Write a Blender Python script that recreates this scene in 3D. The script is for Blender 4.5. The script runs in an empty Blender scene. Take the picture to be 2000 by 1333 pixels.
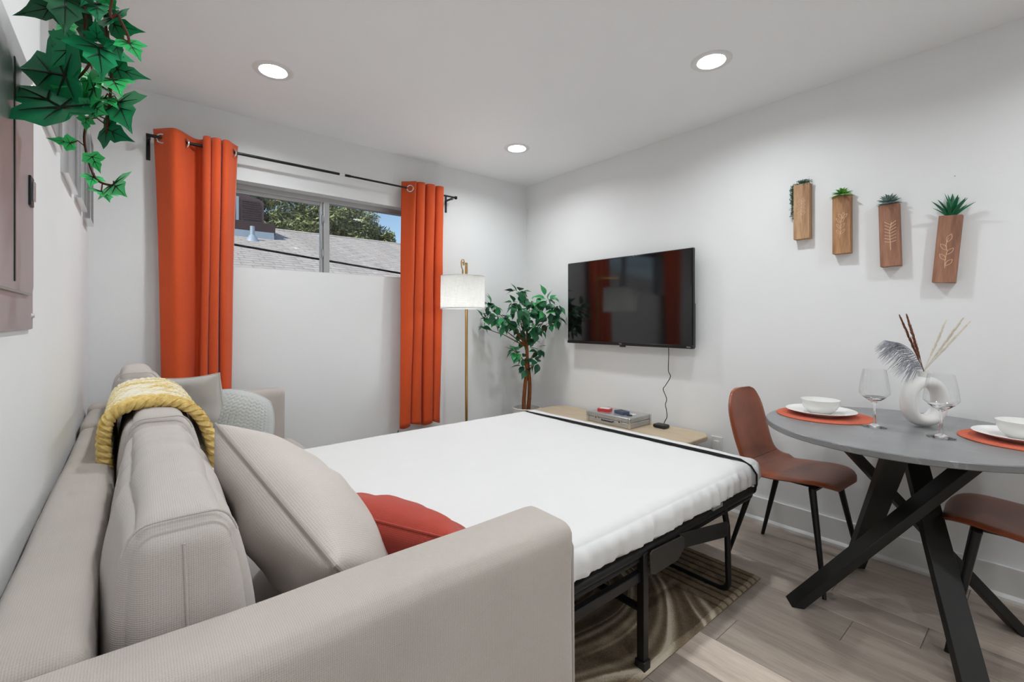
import bpy, math, random
from mathutils import Vector, Matrix, noise
random.seed(7)
scene = bpy.context.scene
COL = scene.collection
PI = math.pi

# ------------------------------------------------------------------ camera, sky, sun, exposure
YAW = math.radians(39.79); CAMZ = 1.179
cam = bpy.data.cameras.new('camera'); cam_o = bpy.data.objects.new('camera', cam); COL.objects.link(cam_o)
cam.sensor_width = 36; cam.sensor_fit = 'HORIZONTAL'; cam.lens = 36*890/2000; cam.shift_y = -(666.5-627)/2000
cam.clip_start = 0.02; cam.clip_end = 200
cam_o.location = (0, 0, CAMZ); cam_o.rotation_euler = (PI/2, 0, -YAW)
scene.camera = cam_o
vs = scene.view_settings
vs.view_transform = 'Standard'; vs.look = 'None'; vs.gamma = 1; vs.use_curve_mapping = False; vs.exposure = 0.36

world = bpy.data.worlds.new('world'); scene.world = world; world.use_nodes = True
wn = world.node_tree.nodes; wl = world.node_tree.links
sky = wn.new('ShaderNodeTexSky'); sky.sky_type = 'NISHITA'; sky.sun_disc = False
sky.sun_elevation = math.radians(48); sky.sun_rotation = math.radians(-110); sky.air_density = 1.0; sky.dust_density = 0.6; sky.ozone_density = 1.0
wl.new(sky.outputs[0], wn['Background'].inputs[0]); wn['Background'].inputs[1].default_value = 0.135
sun = bpy.data.lights.new('sun', 'SUN'); sun_o = bpy.data.objects.new('sun', sun); COL.objects.link(sun_o)
sun.energy = 3.3; sun.angle = math.radians(0.6); sun.color = (1, .95, .88)
sun_o.rotation_euler = Vector((0.72, 0.30, -0.80)).to_track_quat('-Z', 'Y').to_euler()
LAMP_STRENGTH = 235.0

XL, XR, YB, YF, H = -0.176, 2.845, 3.205, -2.9, 2.44
F = Vector((math.sin(YAW), math.cos(YAW), 0)); R = Vector((math.cos(YAW), -math.sin(YAW), 0))
def at(x, y, t):                                   # a measured direction and a distance along it -> place
    return Vector((0, 0, CAMZ)) + (F + R*((x-1000)/890) + Vector((0, 0, (627-y)/890)))*t

# ------------------------------------------------------------------ materials
def lin(c):
    return tuple(((v/255)/12.92 if v/255 <= .04045 else ((v/255+.055)/1.055)**2.4) for v in c)
MATS = {}
class NT:
    def __init__(s, name):
        s.m = bpy.data.materials.new(name); s.m.use_nodes = True; s.t = s.m.node_tree; s.b = s.t.nodes['Principled BSDF']
        MATS[name] = s.m
    def n(s, typ, **kw):
        q = s.t.nodes.new(typ)
        for k, v in kw.items():
            if k in q.inputs: q.inputs[k].default_value = v
            else: setattr(q, k, v)
        return q
    def l(s, a, b): s.t.links.new(a, b)
    def coord(s, kind='Object', scale=(1, 1, 1)):
        c = s.n('ShaderNodeTexCoord'); mp = s.n('ShaderNodeMapping'); mp.inputs['Scale'].default_value = scale
        s.l(c.outputs[kind], mp.inputs[0]); return mp.outputs[0]
    def noise(s, vec, scale, detail=3, rough=.55):
        q = s.n('ShaderNodeTexNoise'); q.inputs['Scale'].default_value = scale; q.inputs['Detail'].default_value = detail; q.inputs['Roughness'].default_value = rough
        s.l(vec, q.inputs['Vector']); return q.outputs['Fac']
    def ramp(s, fac, stops):
        q = s.n('ShaderNodeValToRGB'); e = q.color_ramp.elements
        while len(e) < len(stops): e.new(.5)
        for k, (p, c) in enumerate(stops): e[k].position = p; e[k].color = (*c, 1)
        s.l(fac, q.inputs[0]); return q.outputs[0]
    def math(s, op, a, b=None):
        q = s.n('ShaderNodeMath', operation=op)
        for i, v in enumerate((a, b)):
            if v is None: continue
            if isinstance(v, (int, float)): q.inputs[i].default_value = v
            else: s.l(v, q.inputs[i])
        return q.outputs[0]
    def bump(s, h, strength, dist):
        q = s.n('ShaderNodeBump'); q.inputs['Strength'].default_value = strength; q.inputs['Distance'].default_value = dist
        s.l(h, q.inputs['Height']); s.l(q.outputs[0], s.b.inputs['Normal'])
    def mix(s, fac, a, b, mode='MIX'):
        q = s.n('ShaderNodeMix', data_type='RGBA', blend_type=mode)
        if isinstance(fac, (int, float)): q.inputs[0].default_value = fac
        else: s.l(fac, q.inputs[0])
        for i, v in ((6, a), (7, b)):
            if isinstance(v, tuple): q.inputs[i].default_value = (*v, 1)
            else: s.l(v, q.inputs[i])
        return q.outputs[2]
    def set(s, rough=None, metal=None, spec=None, col=None):
        if rough is not None: s.b.inputs['Roughness'].default_value = rough
        if metal is not None: s.b.inputs['Metallic'].default_value = metal
        if spec is not None: s.b.inputs['Specular IOR Level'].default_value = spec
        if col is not None:
            if isinstance(col, tuple): s.b.inputs['Base Color'].default_value = (*col, 1)
            else: s.l(col, s.b.inputs['Base Color'])
        return s
def plain(name, rgb, rough=.5, metal=0, spec=.5, var=.06, scale=8, bump=0, bscale=60, bdist=.001):
    t = NT(name); v = t.coord(); c = lin(rgb)
    f = t.noise(v, scale)
    col = t.ramp(f, [(.3, tuple(x*(1-var) for x in c)), (.7, tuple(min(1, x*(1+var)) for x in c))])
    t.set(rough, metal, spec, col)
    if bump: t.bump(t.noise(v, bscale, 2), bump, bdist)
    return t.m
def fabric(name, rgb, pitch=.0028, var=.10, strength=.5, rough=.9, fine=.22):
    t = NT(name); v = t.coord(); c = lin(rgb)
    k = 2*PI/(20*pitch)
    ws = []; tc = t.n('ShaderNodeTexCoord'); sx = t.n('ShaderNodeSeparateXYZ'); t.l(tc.outputs['Normal'], sx.inputs[0])
    for d in 'XYZ':
        w = t.n('ShaderNodeTexWave', wave_type='BANDS', bands_direction=d); w.inputs['Scale'].default_value = k*1.0; w.inputs['Distortion'].default_value = 1.2
        w.inputs['Detail'].default_value = 1; w.inputs['Detail Scale'].default_value = 2
        t.l(v, w.inputs['Vector']); i_ = 'XYZ'.index(d)
        na = t.math('ABSOLUTE', sx.outputs[i_]); wt = t.math('MAXIMUM', t.math('SUBTRACT', 1.0, t.math('MULTIPLY', na, 1.12)), 0.0)
        ws.append(t.math('ADD', t.math('MULTIPLY', t.math('SUBTRACT', w.outputs['Fac'], .5), wt), .5))
    s = t.math('ADD', t.math('ADD', ws[0], ws[1]), ws[2])
    s = t.math('MULTIPLY', s, .333)
    nz = t.noise(v, 5, 4); hf = t.noise(v, 700, 2)
    mixf = t.math('ADD', t.math('MULTIPLY', s, fine*2.4), t.math('ADD', t.math('MULTIPLY', nz, .35), t.math('MULTIPLY', hf, .35)))
    col = t.ramp(mixf, [(.30, tuple(x*(1-var*2.2) for x in c)), (.52, c), (.75, tuple(min(1, x*(1+var*1.6)) for x in c))])
    t.set(rough, 0, .15, col); t.b.inputs['Sheen Weight'].default_value = .15
    t.bump(t.math('ADD', s, t.math('MULTIPLY', hf, .5)), strength, .0012)
    return t.m
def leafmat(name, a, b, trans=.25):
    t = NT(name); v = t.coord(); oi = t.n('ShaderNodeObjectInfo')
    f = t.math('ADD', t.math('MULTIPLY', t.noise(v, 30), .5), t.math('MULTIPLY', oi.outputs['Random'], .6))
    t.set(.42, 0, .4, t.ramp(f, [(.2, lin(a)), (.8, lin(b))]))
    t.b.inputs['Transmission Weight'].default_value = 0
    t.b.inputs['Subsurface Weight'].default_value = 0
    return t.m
def wood(name, a, b, axis='Z', scale=9, stretch=.12, rough=.5):
    t = NT(name); sc = {'X': (stretch, 1, 1), 'Y': (1, stretch, 1), 'Z': (1, 1, stretch)}[axis]
    v = t.coord('Object', sc)
    n1 = t.noise(v, scale*3, 4, .6); n2 = t.noise(v, scale*14, 3, .6)
    f = t.math('ADD', t.math('MULTIPLY', n1, .7), t.math('MULTIPLY', n2, .35))
    t.set(rough, 0, .35, t.ramp(f, [(.36, lin(a)), (.68, lin(b))])); t.bump(n2, .2, .001)
    return t.m

t = NT('wall_paint'); v = t.coord(); t.set(.62, 0, .3, t.ramp(t.noise(v, 1.5), [(.3, lin((236, 237, 237))), (.7, lin((240, 241, 241)))])); t.bump(t.noise(v, 90, 3), .16, .002)
t = NT('ceiling_paint'); v = t.coord(); t.set(.7, 0, .2, t.ramp(t.noise(v, 1.2), [(.3, lin((244, 245, 246))), (.7, lin((247, 248, 249)))])); t.bump(t.noise(v, 110, 2), .06, .001)
plain('trim_white', (228, 228, 226), .4, var=.02)
# floor boards: tone differs from board to board, grain along the board
t = NT('floor_board'); oi = t.n('ShaderNodeObjectInfo'); v0 = t.coord('Object', (1, .085, 1))
addv = t.n('ShaderNodeVectorMath', operation='ADD'); mul = t.n('ShaderNodeVectorMath', operation='SCALE')
t.l(oi.outputs['Location'], mul.inputs[0]); mul.inputs['Scale'].default_value = 3.7
t.l(v0, addv.inputs[0]); t.l(mul.outputs[0], addv.inputs[1]); v = addv.outputs[0]
g1 = t.noise(v, 16, 5, .62); g2 = t.noise(v, 90, 4, .6); g3 = t.noise(v, 4, 2)
f = t.math('ADD', t.math('MULTIPLY', g1, .55), t.math('ADD', t.math('MULTIPLY', g2, .30), t.math('MULTIPLY', g3, .15)))
grain = t.ramp(f, [(.33, lin((160, 146, 135))), (.5, lin((190, 176, 164))), (.68, lin((214, 201, 188)))])
tone = oi.outputs['Color']
t.set(.42, 0, .35, t.mix(1.0, grain, tone, 'MULTIPLY')); t.bump(g2, .12, .001)
SOFA = (184, 175, 168)
fabric('sofa_fabric', SOFA, .0030, .10, .6)
fabric('cushion_fabric', (191, 183, 177), .0030, .08, .6)
fabric('pillow_beige', (196, 187, 180), .0048, .10, .9)
fabric('seam_shade', (160, 150, 143), .003, .06, .4)  # beige pillow piping, colour darkened to paint the shade in the seam gap
fabric('pillow_grey', (190, 186, 182), .003, .06, .5)
fabric('pillow_knit', (188, 190, 188), .004, .10, .6)
fabric('pillow_red', (164, 66, 54), .0040, .20, .8)
fabric('sheet_white', (229, 228, 227), .0012, .012, .12, .85, .05)
fabric('curtain_orange', (203, 78, 38), .0022, .05, .3, .8, .1)
ct = NT('curtain_cloth'); v = ct.coord(); c0 = lin((226, 92, 44))
ct.set(.75, 0, .2, ct.ramp(ct.noise(v, 240, 2), [(.3, tuple(x*.93 for x in c0)), (.7, tuple(x*1.06 for x in c0))]))
ct.b.inputs['Sheen Weight'].default_value = .25
tr = ct.n('ShaderNodeBsdfTranslucent'); tr.inputs['Color'].default_value = (*lin((236, 110, 60)), 1); mx = ct.n('ShaderNodeMixShader'); mx.inputs[0].default_value = .18
out = ct.t.nodes['Material Output']; ct.l(ct.b.outputs[0], mx.inputs[1]); ct.l(tr.outputs[0], mx.inputs[2]); ct.l(mx.outputs[0], out.inputs[0])
plain('black_metal', (26, 25, 25), .42, .3, .5, .1)
plain('black_paint', (30, 29, 27), .5, 0, .4, .1)
plain('dark_plate', (52, 50, 46), .4, .2, .5, .08)
plain('black_fabric', (24, 24, 25), .85, 0, .2, .1)
plain('brass', (196, 160, 98), .32, .9, .5, .05)
plain('chrome', (215, 215, 216), .2, 1, .5, .03)
plain('aluminium', (190, 191, 191), .38, .7, .5, .04)
plain('panel_steel', (164, 165, 167), .30, .25, .6, .06, 3)
plain('ceramic', (236, 235, 232), .18, 0, .5, .01)
plain('ceramic_matte', (232, 231, 228), .5, 0, .4, .015)
plain('pot_white', (222, 221, 218), .45, 0, .4, .02)
plain('soil', (70, 55, 42), .9, 0, .2, .3, 80)
plain('screen_frame', (14, 14, 15), .3, 0, .5, .05)
t = NT('screen_glass'); t.set(.07, 0, .75, t.ramp(t.noise(t.coord(), 2), [(.3, (.0035, .0035, .004)), (.7, (.0045, .0045, .005))]))
plain('leather', (138, 72, 44), .34, 0, .5, .35, 4, .15, 220, .0006)
plain('leather_edge', (120, 58, 36), .45, 0, .4, .15, 5)
# dark stone table top with pale veins
t = NT('stone_top'); v = t.coord('Object', (1, 1, 1)); nz = t.n('ShaderNodeTexNoise'); nz.inputs['Scale'].default_value = 3.5; nz.inputs['Detail'].default_value = 5
t.l(v, nz.inputs['Vector']); wv = t.n('ShaderNodeTexVoronoi', feature='DISTANCE_TO_EDGE'); wv.inputs['Scale'].default_value = 4.2
ad = t.n('ShaderNodeVectorMath', operation='ADD'); sc = t.n('ShaderNodeVectorMath', operation='SCALE'); sc.inputs['Scale'].default_value = .45
t.l(nz.outputs['Color'], sc.inputs[0]); t.l(v, ad.inputs[0]); t.l(sc.outputs[0], ad.inputs[1]); t.l(ad.outputs[0], wv.inputs['Vector'])
vein = t.ramp(wv.outputs['Distance'], [(0, (1, 1, 1)), (.012, (0, 0, 0)), (1, (0, 0, 0))])
mask = t.ramp(t.noise(v, 3.1, 3), [(.45, (0, 0, 0)), (.62, (.7, .7, .7))])
base = t.ramp(t.noise(v, 9, 5), [(.3, lin((116, 117, 118))), (.7, lin((130, 130, 131)))])
t.set(.30, 0, .6, t.mix(t.mix(1.0, vein, mask, 'MULTIPLY'), base, lin((170, 170, 168))))
wood('wood_pale', (186, 166, 138), (204, 186, 160), 'Y', 5, .12, .5)
wood('walnut_light', (136, 98, 70), (204, 166, 128), 'Z', 9, .10, .6)
wood('walnut_mid', (128, 88, 62), (196, 150, 108), 'Z', 9, .10, .6)
wood('walnut_red', (120, 82, 66), (178, 130, 106), 'Z', 9, .10, .6)
plain('carving', (224, 190, 158), .7, 0, .2, .05)
wood('bark', (88, 48, 24), (150, 92, 50), 'Z', 12, .2, .8)
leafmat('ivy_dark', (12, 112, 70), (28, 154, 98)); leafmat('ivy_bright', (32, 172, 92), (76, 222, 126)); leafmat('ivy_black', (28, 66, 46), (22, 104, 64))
leafmat('ficus_leaf', (22, 70, 48), (40, 112, 70)); leafmat('ficus_leaf_bright', (36, 126, 72), (76, 172, 100))
leafmat('succulent_green', (60, 128, 58), (134, 190, 92)); leafmat('succulent_blue', (84, 110, 108), (132, 154, 148)); leafmat('aloe_green', (10, 84, 56), (22, 124, 78)); leafmat('trail_green', (28, 66, 50), (48, 98, 70))
plain('vine_brown', (92, 46, 28), .6, 0, .3, .2, 30)
plain('leaf_vein', (26, 40, 26), .6, 0, .3, .1)
plain('plume_brown', (128, 84, 66), .9, 0, .1, .25, 60); plain('plume_cream', (214, 204, 186), .9, 0, .1, .12, 60); plain('plume_grey', (158, 158, 166), .9, 0, .1, .2, 60)
t = NT('clear_glass'); t.set(0.0, 0, .5, (1, 1, 1)); t.b.inputs['Transmission Weight'].default_value = 1; t.b.inputs['IOR'].default_value = 1.45
# window panes: thin clear glass
t = NT('pane_glass'); gl = t.n('ShaderNodeBsdfGlossy'); gl.inputs['Roughness'].default_value = .0; tp = t.n('ShaderNodeBsdfTransparent'); tp.inputs['Color'].default_value = (.93, .95, .95, 1)
lw = t.n('ShaderNodeLayerWeight'); lw.inputs[0].default_value = .5; fz = t.math('ADD', t.math('MULTIPLY', t.math('POWER', lw.outputs['Facing'], 4.0), .75), .035); mx = t.n('ShaderNodeMixShader'); t.l(fz, mx.inputs[0]); t.l(tp.outputs[0], mx.inputs[1]); t.l(gl.outputs[0], mx.inputs[2]); t.l(mx.outputs[0], t.t.nodes['Material Output'].inputs[0])
t = NT('thin_glass'); gl = t.n('ShaderNodeBsdfGlossy'); gl.inputs['Roughness'].default_value = .0; tp = t.n('ShaderNodeBsdfTransparent'); tp.inputs['Color'].default_value = (.985, .988, .988, 1)
lw = t.n('ShaderNodeLayerWeight'); lw.inputs[0].default_value = .5; fz = t.math('ADD', t.math('MULTIPLY', t.math('POWER', lw.outputs['Facing'], 2.6), .8), .05); mx = t.n('ShaderNodeMixShader'); t.l(fz, mx.inputs[0]); t.l(tp.outputs[0], mx.inputs[1]); t.l(gl.outputs[0], mx.inputs[2]); t.l(mx.outputs[0], t.t.nodes['Material Output'].inputs[0])
t = NT('lamp_lens'); t.set(.4, 0, .3, (1, 1, 1)); t.b.inputs['Emission Color'].default_value = (.93, .975, 1, 1); t.b.inputs['Emission Strength'].default_value = LAMP_STRENGTH
# linen shade, lit from inside
t = NT('linen_shade'); v = t.coord(); w1 = t.noise(t.coord('Object', (1, 1, .08)), 220, 2); w2 = t.noise(t.coord('Object', (.1, .1, 1)), 220, 2)
t.set(.85, 0, .15, t.ramp(t.math('MULTIPLY', t.math('ADD', w1, w2), .5), [(.35, lin((206, 206, 203))), (.65, lin((236, 236, 234)))]))
tr = t.n('ShaderNodeBsdfTranslucent'); tr.inputs['Color'].default_value = (*lin((238, 238, 236)), 1); mx = t.n('ShaderNodeMixShader'); mx.inputs[0].default_value = .45
t.l(t.b.outputs[0], mx.inputs[1]); t.l(tr.outputs[0], mx.inputs[2]); t.l(mx.outputs[0], t.t.nodes['Material Output'].inputs[0])
t = NT('lamp_diffuser'); t.set(.5, 0, .3, (.9, .9, .9)); t.b.inputs['Emission Color'].default_value = (.98, .985, 1, 1); t.b.inputs['Emission Strength'].default_value = 3.0
fabric('placemat', (198, 94, 64), .003, .10, .8)
plain('card_red', (196, 44, 48), .35, 0, .5, .1); plain('card_blue', (72, 86, 116), .35, 0, .5, .12); plain('card_white', (222, 220, 214), .5)
plain('chip_red', (180, 40, 40), .4); plain('chip_black', (30, 30, 34), .4)
plain('plastic_black', (22, 22, 23), .4); plain('plastic_white', (226, 226, 222), .35, var=.02); plain('mark_white', (190, 190, 190), .5)
plain('photo_print', (206, 204, 200), .5, 0, .4, .25, 14)
plain('shed_purple', (92, 76, 80), .7, 0, .3, .15); plain('shed_dark', (70, 54, 56), .7, 0, .3, .15); plain('flashing', (170, 182, 196), .45, .3); plain('stucco', (196, 188, 174), .9)
# roof shingles
t = NT('shingles'); v = t.coord('Object', (1, 1, 1)); br = t.n('ShaderNodeTexBrick'); t.l(v, br.inputs['Vector'])
br.inputs['Color1'].default_value = (*lin((176, 168, 162)), 1); br.inputs['Color2'].default_value = (*lin((198, 190, 182)), 1); br.inputs['Mortar'].default_value = (*lin((128, 120, 116)), 1)
br.inputs['Scale'].default_value = 1.0; br.inputs['Brick Width'].default_value = .30; br.inputs['Row Height'].default_value = 3.0; br.inputs['Mortar Size'].default_value = .012
t.set(.9, 0, .2, t.mix(.5, br.outputs['Color'], t.ramp(t.noise(v, 4, 4), [(.3, lin((150, 142, 138))), (.7, lin((204, 196, 188)))])))
leafmat('tree_leaf', (128, 134, 84), (186, 186, 124)); leafmat('tree_leaf_dark', (92, 104, 70), (142, 150, 104)); wood('tree_bark', (86, 70, 56), (120, 102, 84), 'Z')
# carved pile rug
t = NT('rug_pile'); v = t.coord('Object'); fine = t.noise(v, 260, 3, .75); mid = t.noise(v, 28, 3)
at_ = t.n('ShaderNodeAttribute', attribute_name='tone'); f = t.math('ADD', t.math('MULTIPLY', at_.outputs['Fac'], 1.1), t.math('ADD', t.math('MULTIPLY', fine, .75), t.math('MULTIPLY', mid, .2)))
f = t.math('MULTIPLY', t.math('SUBTRACT', f, .50), 1.0)
t.set(.95, 0, .1, t.ramp(f, [(.12, lin((78, 64, 50))), (.42, lin((128, 110, 90))), (.66, lin((166, 148, 124))), (.95, lin((222, 208, 186)))])); t.bump(fine, .9, .004)
# throw yarn: patches of mustard and cream
t = NT('throw_yarn'); v = t.coord('Object'); f = t.math('ADD', t.math('MULTIPLY', t.noise(v, 9, 3), .8), t.math('MULTIPLY', t.noise(v, 120, 2), .25))
t.set(.95, 0, .1, t.ramp(f, [(.36, lin((210, 176, 88))), (.48, lin((228, 206, 142))), (.57, lin((240, 232, 210)))])); t.b.inputs['Sheen Weight'].default_value = .2
t = NT('throw_border'); v = t.coord('Object'); t.set(.95, 0, .1, t.ramp(t.noise(v, 60, 3), [(.3, lin((206, 170, 96))), (.7, lin((238, 212, 142)))]))
M = MATS

# ------------------------------------------------------------------ mesh helpers
class MB:
    def __init__(s): s.v = []; s.f = []; s.mi = []; s.cur = 0
    def add(s, verts, faces):
        o = len(s.v); s.v += [Vector(p) for p in verts]
        for f in faces: s.f.append(tuple(i+o for i in f)); s.mi.append(s.cur)
        return s
    def box(s, lo, hi, mat=None):
        x0, y0, z0 = lo; x1, y1, z1 = hi
        vv = [Vector(p) for p in ((x0, y0, z0), (x1, y0, z0), (x1, y1, z0), (x0, y1, z0), (x0, y0, z1), (x1, y0, z1), (x1, y1, z1), (x0, y1, z1))]
        if mat: vv = [mat @ p for p in vv]
        return s.add(vv, [(3, 2, 1, 0), (4, 5, 6, 7), (0, 1, 5, 4), (1, 2, 6, 5), (2, 3, 7, 6), (3, 0, 4, 7)])
    def tube(s, pts, r, n=8, cap=True, flat=None):
        pts = [Vector(p) for p in pts]; rr = r if hasattr(r, '__len__') else [r]*len(pts)
        rings = []; prev = None
        for i, p in enumerate(pts):
            d = (pts[min(i+1, len(pts)-1)] - pts[max(i-1, 0)]).normalized()
            if prev is None:
                a = Vector((0, 0, 1)) if abs(d.z) < .9 else Vector((1, 0, 0))
                u = d.cross(a).normalized()
            else: u = (prev - d*prev.dot(d)).normalized()
            w = d.cross(u); prev = u
            rings.append([p + (u*math.cos(2*PI*k/n) + w*math.sin(2*PI*k/n)*(flat or 1))*rr[i] for k in range(n)])
        vv = [q for ring in rings for q in ring]; ff = []
        for i in range(len(pts)-1):
            for k in range(n): ff.append((i*n+k, i*n+(k+1) % n, (i+1)*n+(k+1) % n, (i+1)*n+k))
        if cap: ff.append(tuple(reversed(range(n)))); ff.append(tuple((len(pts)-1)*n+k for k in range(n)))
        return s.add(vv, ff)
    def bar(s, a, b, w, h, up=(0, 0, 1)):            # rectangular bar from a to b
        a = Vector(a); b = Vector(b); d = (b-a).normalized(); u = d.cross(Vector(up))
        u = (u if u.length > 1e-4 else d.cross(Vector((1, 0, 0)))).normalized(); v = u.cross(d)
        vv = [p + u*sx*w/2 + v*sy*h/2 for p in (a, b) for sx, sy in ((-1, -1), (1, -1), (1, 1), (-1, 1))]
        return s.add(vv, [(0, 1, 2, 3), (7, 6, 5, 4), (0, 4, 5, 1), (1, 5, 6, 2), (2, 6, 7, 3), (3, 7, 4, 0)])
    def lathe(s, prof, c=(0, 0, 0), n=32, mat=None, sx=1, sy=1):
        vv = []; ff = []; m = len(prof)
        for k in range(n):
            a = 2*PI*k/n
            for r, z in prof:
                p = Vector((c[0]+r*sx*math.cos(a), c[1]+r*sy*math.sin(a), c[2]+z)); vv.append(mat @ p if mat else p)
        for k in range(n):
            k2 = (k+1) % n
            for i in range(m-1): ff.append((k*m+i, k2*m+i, k2*m+i+1, k*m+i+1))
        return s.add(vv, ff)
    def disc(s, c, r, n=32, down=False):
        vv = [Vector(c)] + [Vector((c[0]+r*math.cos(2*PI*k/n), c[1]+r*math.sin(2*PI*k/n), c[2])) for k in range(n)]
        ff = [((0, (k+1) % n+1, k+1) if down else (0, k+1, (k+1) % n+1)) for k in range(n)]
        return s.add(vv, ff)
    def torus(s, c, axis, R_, r, n=24, m=8):
        ax = Vector(axis).normalized(); u = ax.orthogonal().normalized(); w = ax.cross(u); c = Vector(c)
        vv = []; ff = []
        for i in range(n):
            a = 2*PI*i/n; d = u*math.cos(a)+w*math.sin(a)
            for j in range(m):
                b = 2*PI*j/m; vv.append(c + d*(R_+r*math.cos(b)) + ax*r*math.sin(b))
        for i in range(n):
            for j in range(m): ff.append((i*m+j, ((i+1) % n)*m+j, ((i+1) % n)*m+(j+1) % m, i*m+(j+1) % m))
        return s.add(vv, ff)
    def prism(s, poly, axis, lo, hi):                # 2D polygon extruded along axis
        def P(a, b, c): return {'X': (c, a, b), 'Y': (a, c, b), 'Z': (a, b, c)}[axis]
        n = len(poly); vv = [P(a, b, lo) for a, b in poly] + [P(a, b, hi) for a, b in poly]
        return s.add(vv, [tuple(range(n)), tuple(reversed(range(n, 2*n)))] + [(i, n+i, n+(i+1) % n, (i+1) % n) for i in range(n)])
    def grid(s, fn, nu, nv, closed=False):
        vv = [fn(i/nu, j/nv) for j in range(nv+1) for i in range(nu+1)]
        return s.add(vv, [(j*(nu+1)+i, j*(nu+1)+i+1, (j+1)*(nu+1)+i+1, (j+1)*(nu+1)+i) for j in range(nv) for i in range(nu)])
    def mesh(s, name, mats, off=Vector(), smooth=True, fix=True):
        me = bpy.data.meshes.new(name); me.from_pydata([tuple(p-off) for p in s.v], [], s.f)
        for m in (mats if isinstance(mats, (list, tuple)) else [mats]): me.materials.append(M[m] if isinstance(m, str) else m)
        me.polygons.foreach_set('material_index', s.mi)
        if fix:
            import bmesh
            b = bmesh.new(); b.from_mesh(me); bmesh.ops.recalc_face_normals(b, faces=b.faces); b.to_mesh(me); b.free()
        if smooth:
            me.polygons.foreach_set('use_smooth', [True]*len(me.polygons))
            try: me.set_sharp_from_angle(angle=math.radians(38))
            except Exception: pass
        me.update(); return me
WORLD = {}
def tag(o, label=None, cat=None, group=None, kind=None):
    if label: o['label'] = label
    if cat: o['category'] = cat
    if group: o['group'] = group
    if kind: o['kind'] = kind
    return o
def thing(name, label, cat, loc=(0, 0, 0), rotz=0, group=None):
    o = bpy.data.objects.new(name, None); COL.objects.link(o); o.empty_display_size = .05
    o.location = loc; o.rotation_euler = (0, 0, rotz); WORLD[o] = Vector(loc) if not rotz else None
    return tag(o, label, cat, group)
def obj(name, mb, mat, parent=None, bevel=0, seg=2, smooth=True, origin=None, local=False, subsurf=0, fix=True):
    """one mesh object; geometry given in room coordinates, or in the parent's own frame with local=True"""
    if local: base = Vector(); org = Vector(origin or (0, 0, 0))
    else:
        base = WORLD.get(parent, Vector()) if parent is not None else Vector()
        org = Vector(origin) if origin is not None else Vector(base)
    me = mb if isinstance(mb, bpy.types.Mesh) else mb.mesh(name, mat, org, smooth, fix)
    o = bpy.data.objects.new(name, me); COL.objects.link(o)
    if parent is not None: o.parent = parent
    o.location = org - base; WORLD[o] = Vector(org)
    if bevel:
        b = o.modifiers.new('bevel', 'BEVEL'); b.width = bevel; b.segments = seg; b.limit_method = 'ANGLE'; b.angle_limit = math.radians(40)
    if subsurf:
        b = o.modifiers.new('sub', 'SUBSURF'); b.levels = subsurf; b.render_levels = subsurf
    return o
def struct(name, mb, mat, **k): return tag(obj(name, mb, mat, **k), kind='structure')
def instance(name, me, parent, mat4=None, kind=None):
    o = bpy.data.objects.new(name, me); COL.objects.link(o)
    if parent is not None: o.parent = parent
    if mat4 is not None: o.matrix_basis = mat4
    return o
def dup(root, loc, rotz=0, label=None):
    def cp(o, par):
        c = o.copy(); COL.objects.link(c)
        if par is not None: c.parent = par
        for ch in list(o.children): cp(ch, c)
        return c
    r = cp(root, None); r.location = loc; r.rotation_euler = (0, 0, rotz)
    if label: r['label'] = label
    return r
def nz(p, s, seed=0): return noise.noise(Vector((p[0]*s+seed*7.3, p[1]*s+seed*3.1, p[2]*s-seed*5.7)))
def softbox(lo, hi, r, n=(16, 16, 16), puff=(0, 0, 0), disp=None):
    lo = Vector(lo); hi = Vector(hi); idx = {}; mb = MB(); vv = []
    def key(i, j, k):
        q = (i, j, k)
        if q not in idx:
            u = [0, 0, 0]; p = Vector()
            for a in range(3):
                s_ = .5*(1-math.cos(PI*q[a]/n[a])); s_ = .55*s_ + .45*q[a]/n[a]
                u[a] = 2*s_-1; p[a] = lo[a]+(hi[a]-lo[a])*s_
            c = Vector([min(max(p[a], lo[a]+r), hi[a]-r) for a in range(3)]); d = p-c
            p2 = c + d.normalized()*r if d.length > 1e-9 else p
            for a in range(3):
                w = 1
                for b in range(3):
                    if b != a: w *= max(0, 1-u[b]**2)**.7
                p2[a] += puff[a]*u[a]*w
            if disp: p2 = disp(p2, u)
            idx[q] = len(vv); vv.append(p2)
        return idx[q]
    ff = []
    for a in range(3):
        b, c = (a+1) % 3, (a+2) % 3
        for side in (0, n[a]):
            for i in range(n[b]):
                for j in range(n[c]):
                    def k(x, y):
                        q = [0, 0, 0]; q[a] = side; q[b] = x; q[c] = y; return key(*q)
                    f = (k(i, j), k(i+1, j), k(i+1, j+1), k(i, j+1)); ff.append(f if side else f[::-1])
    return mb.add(vv, ff)
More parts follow.
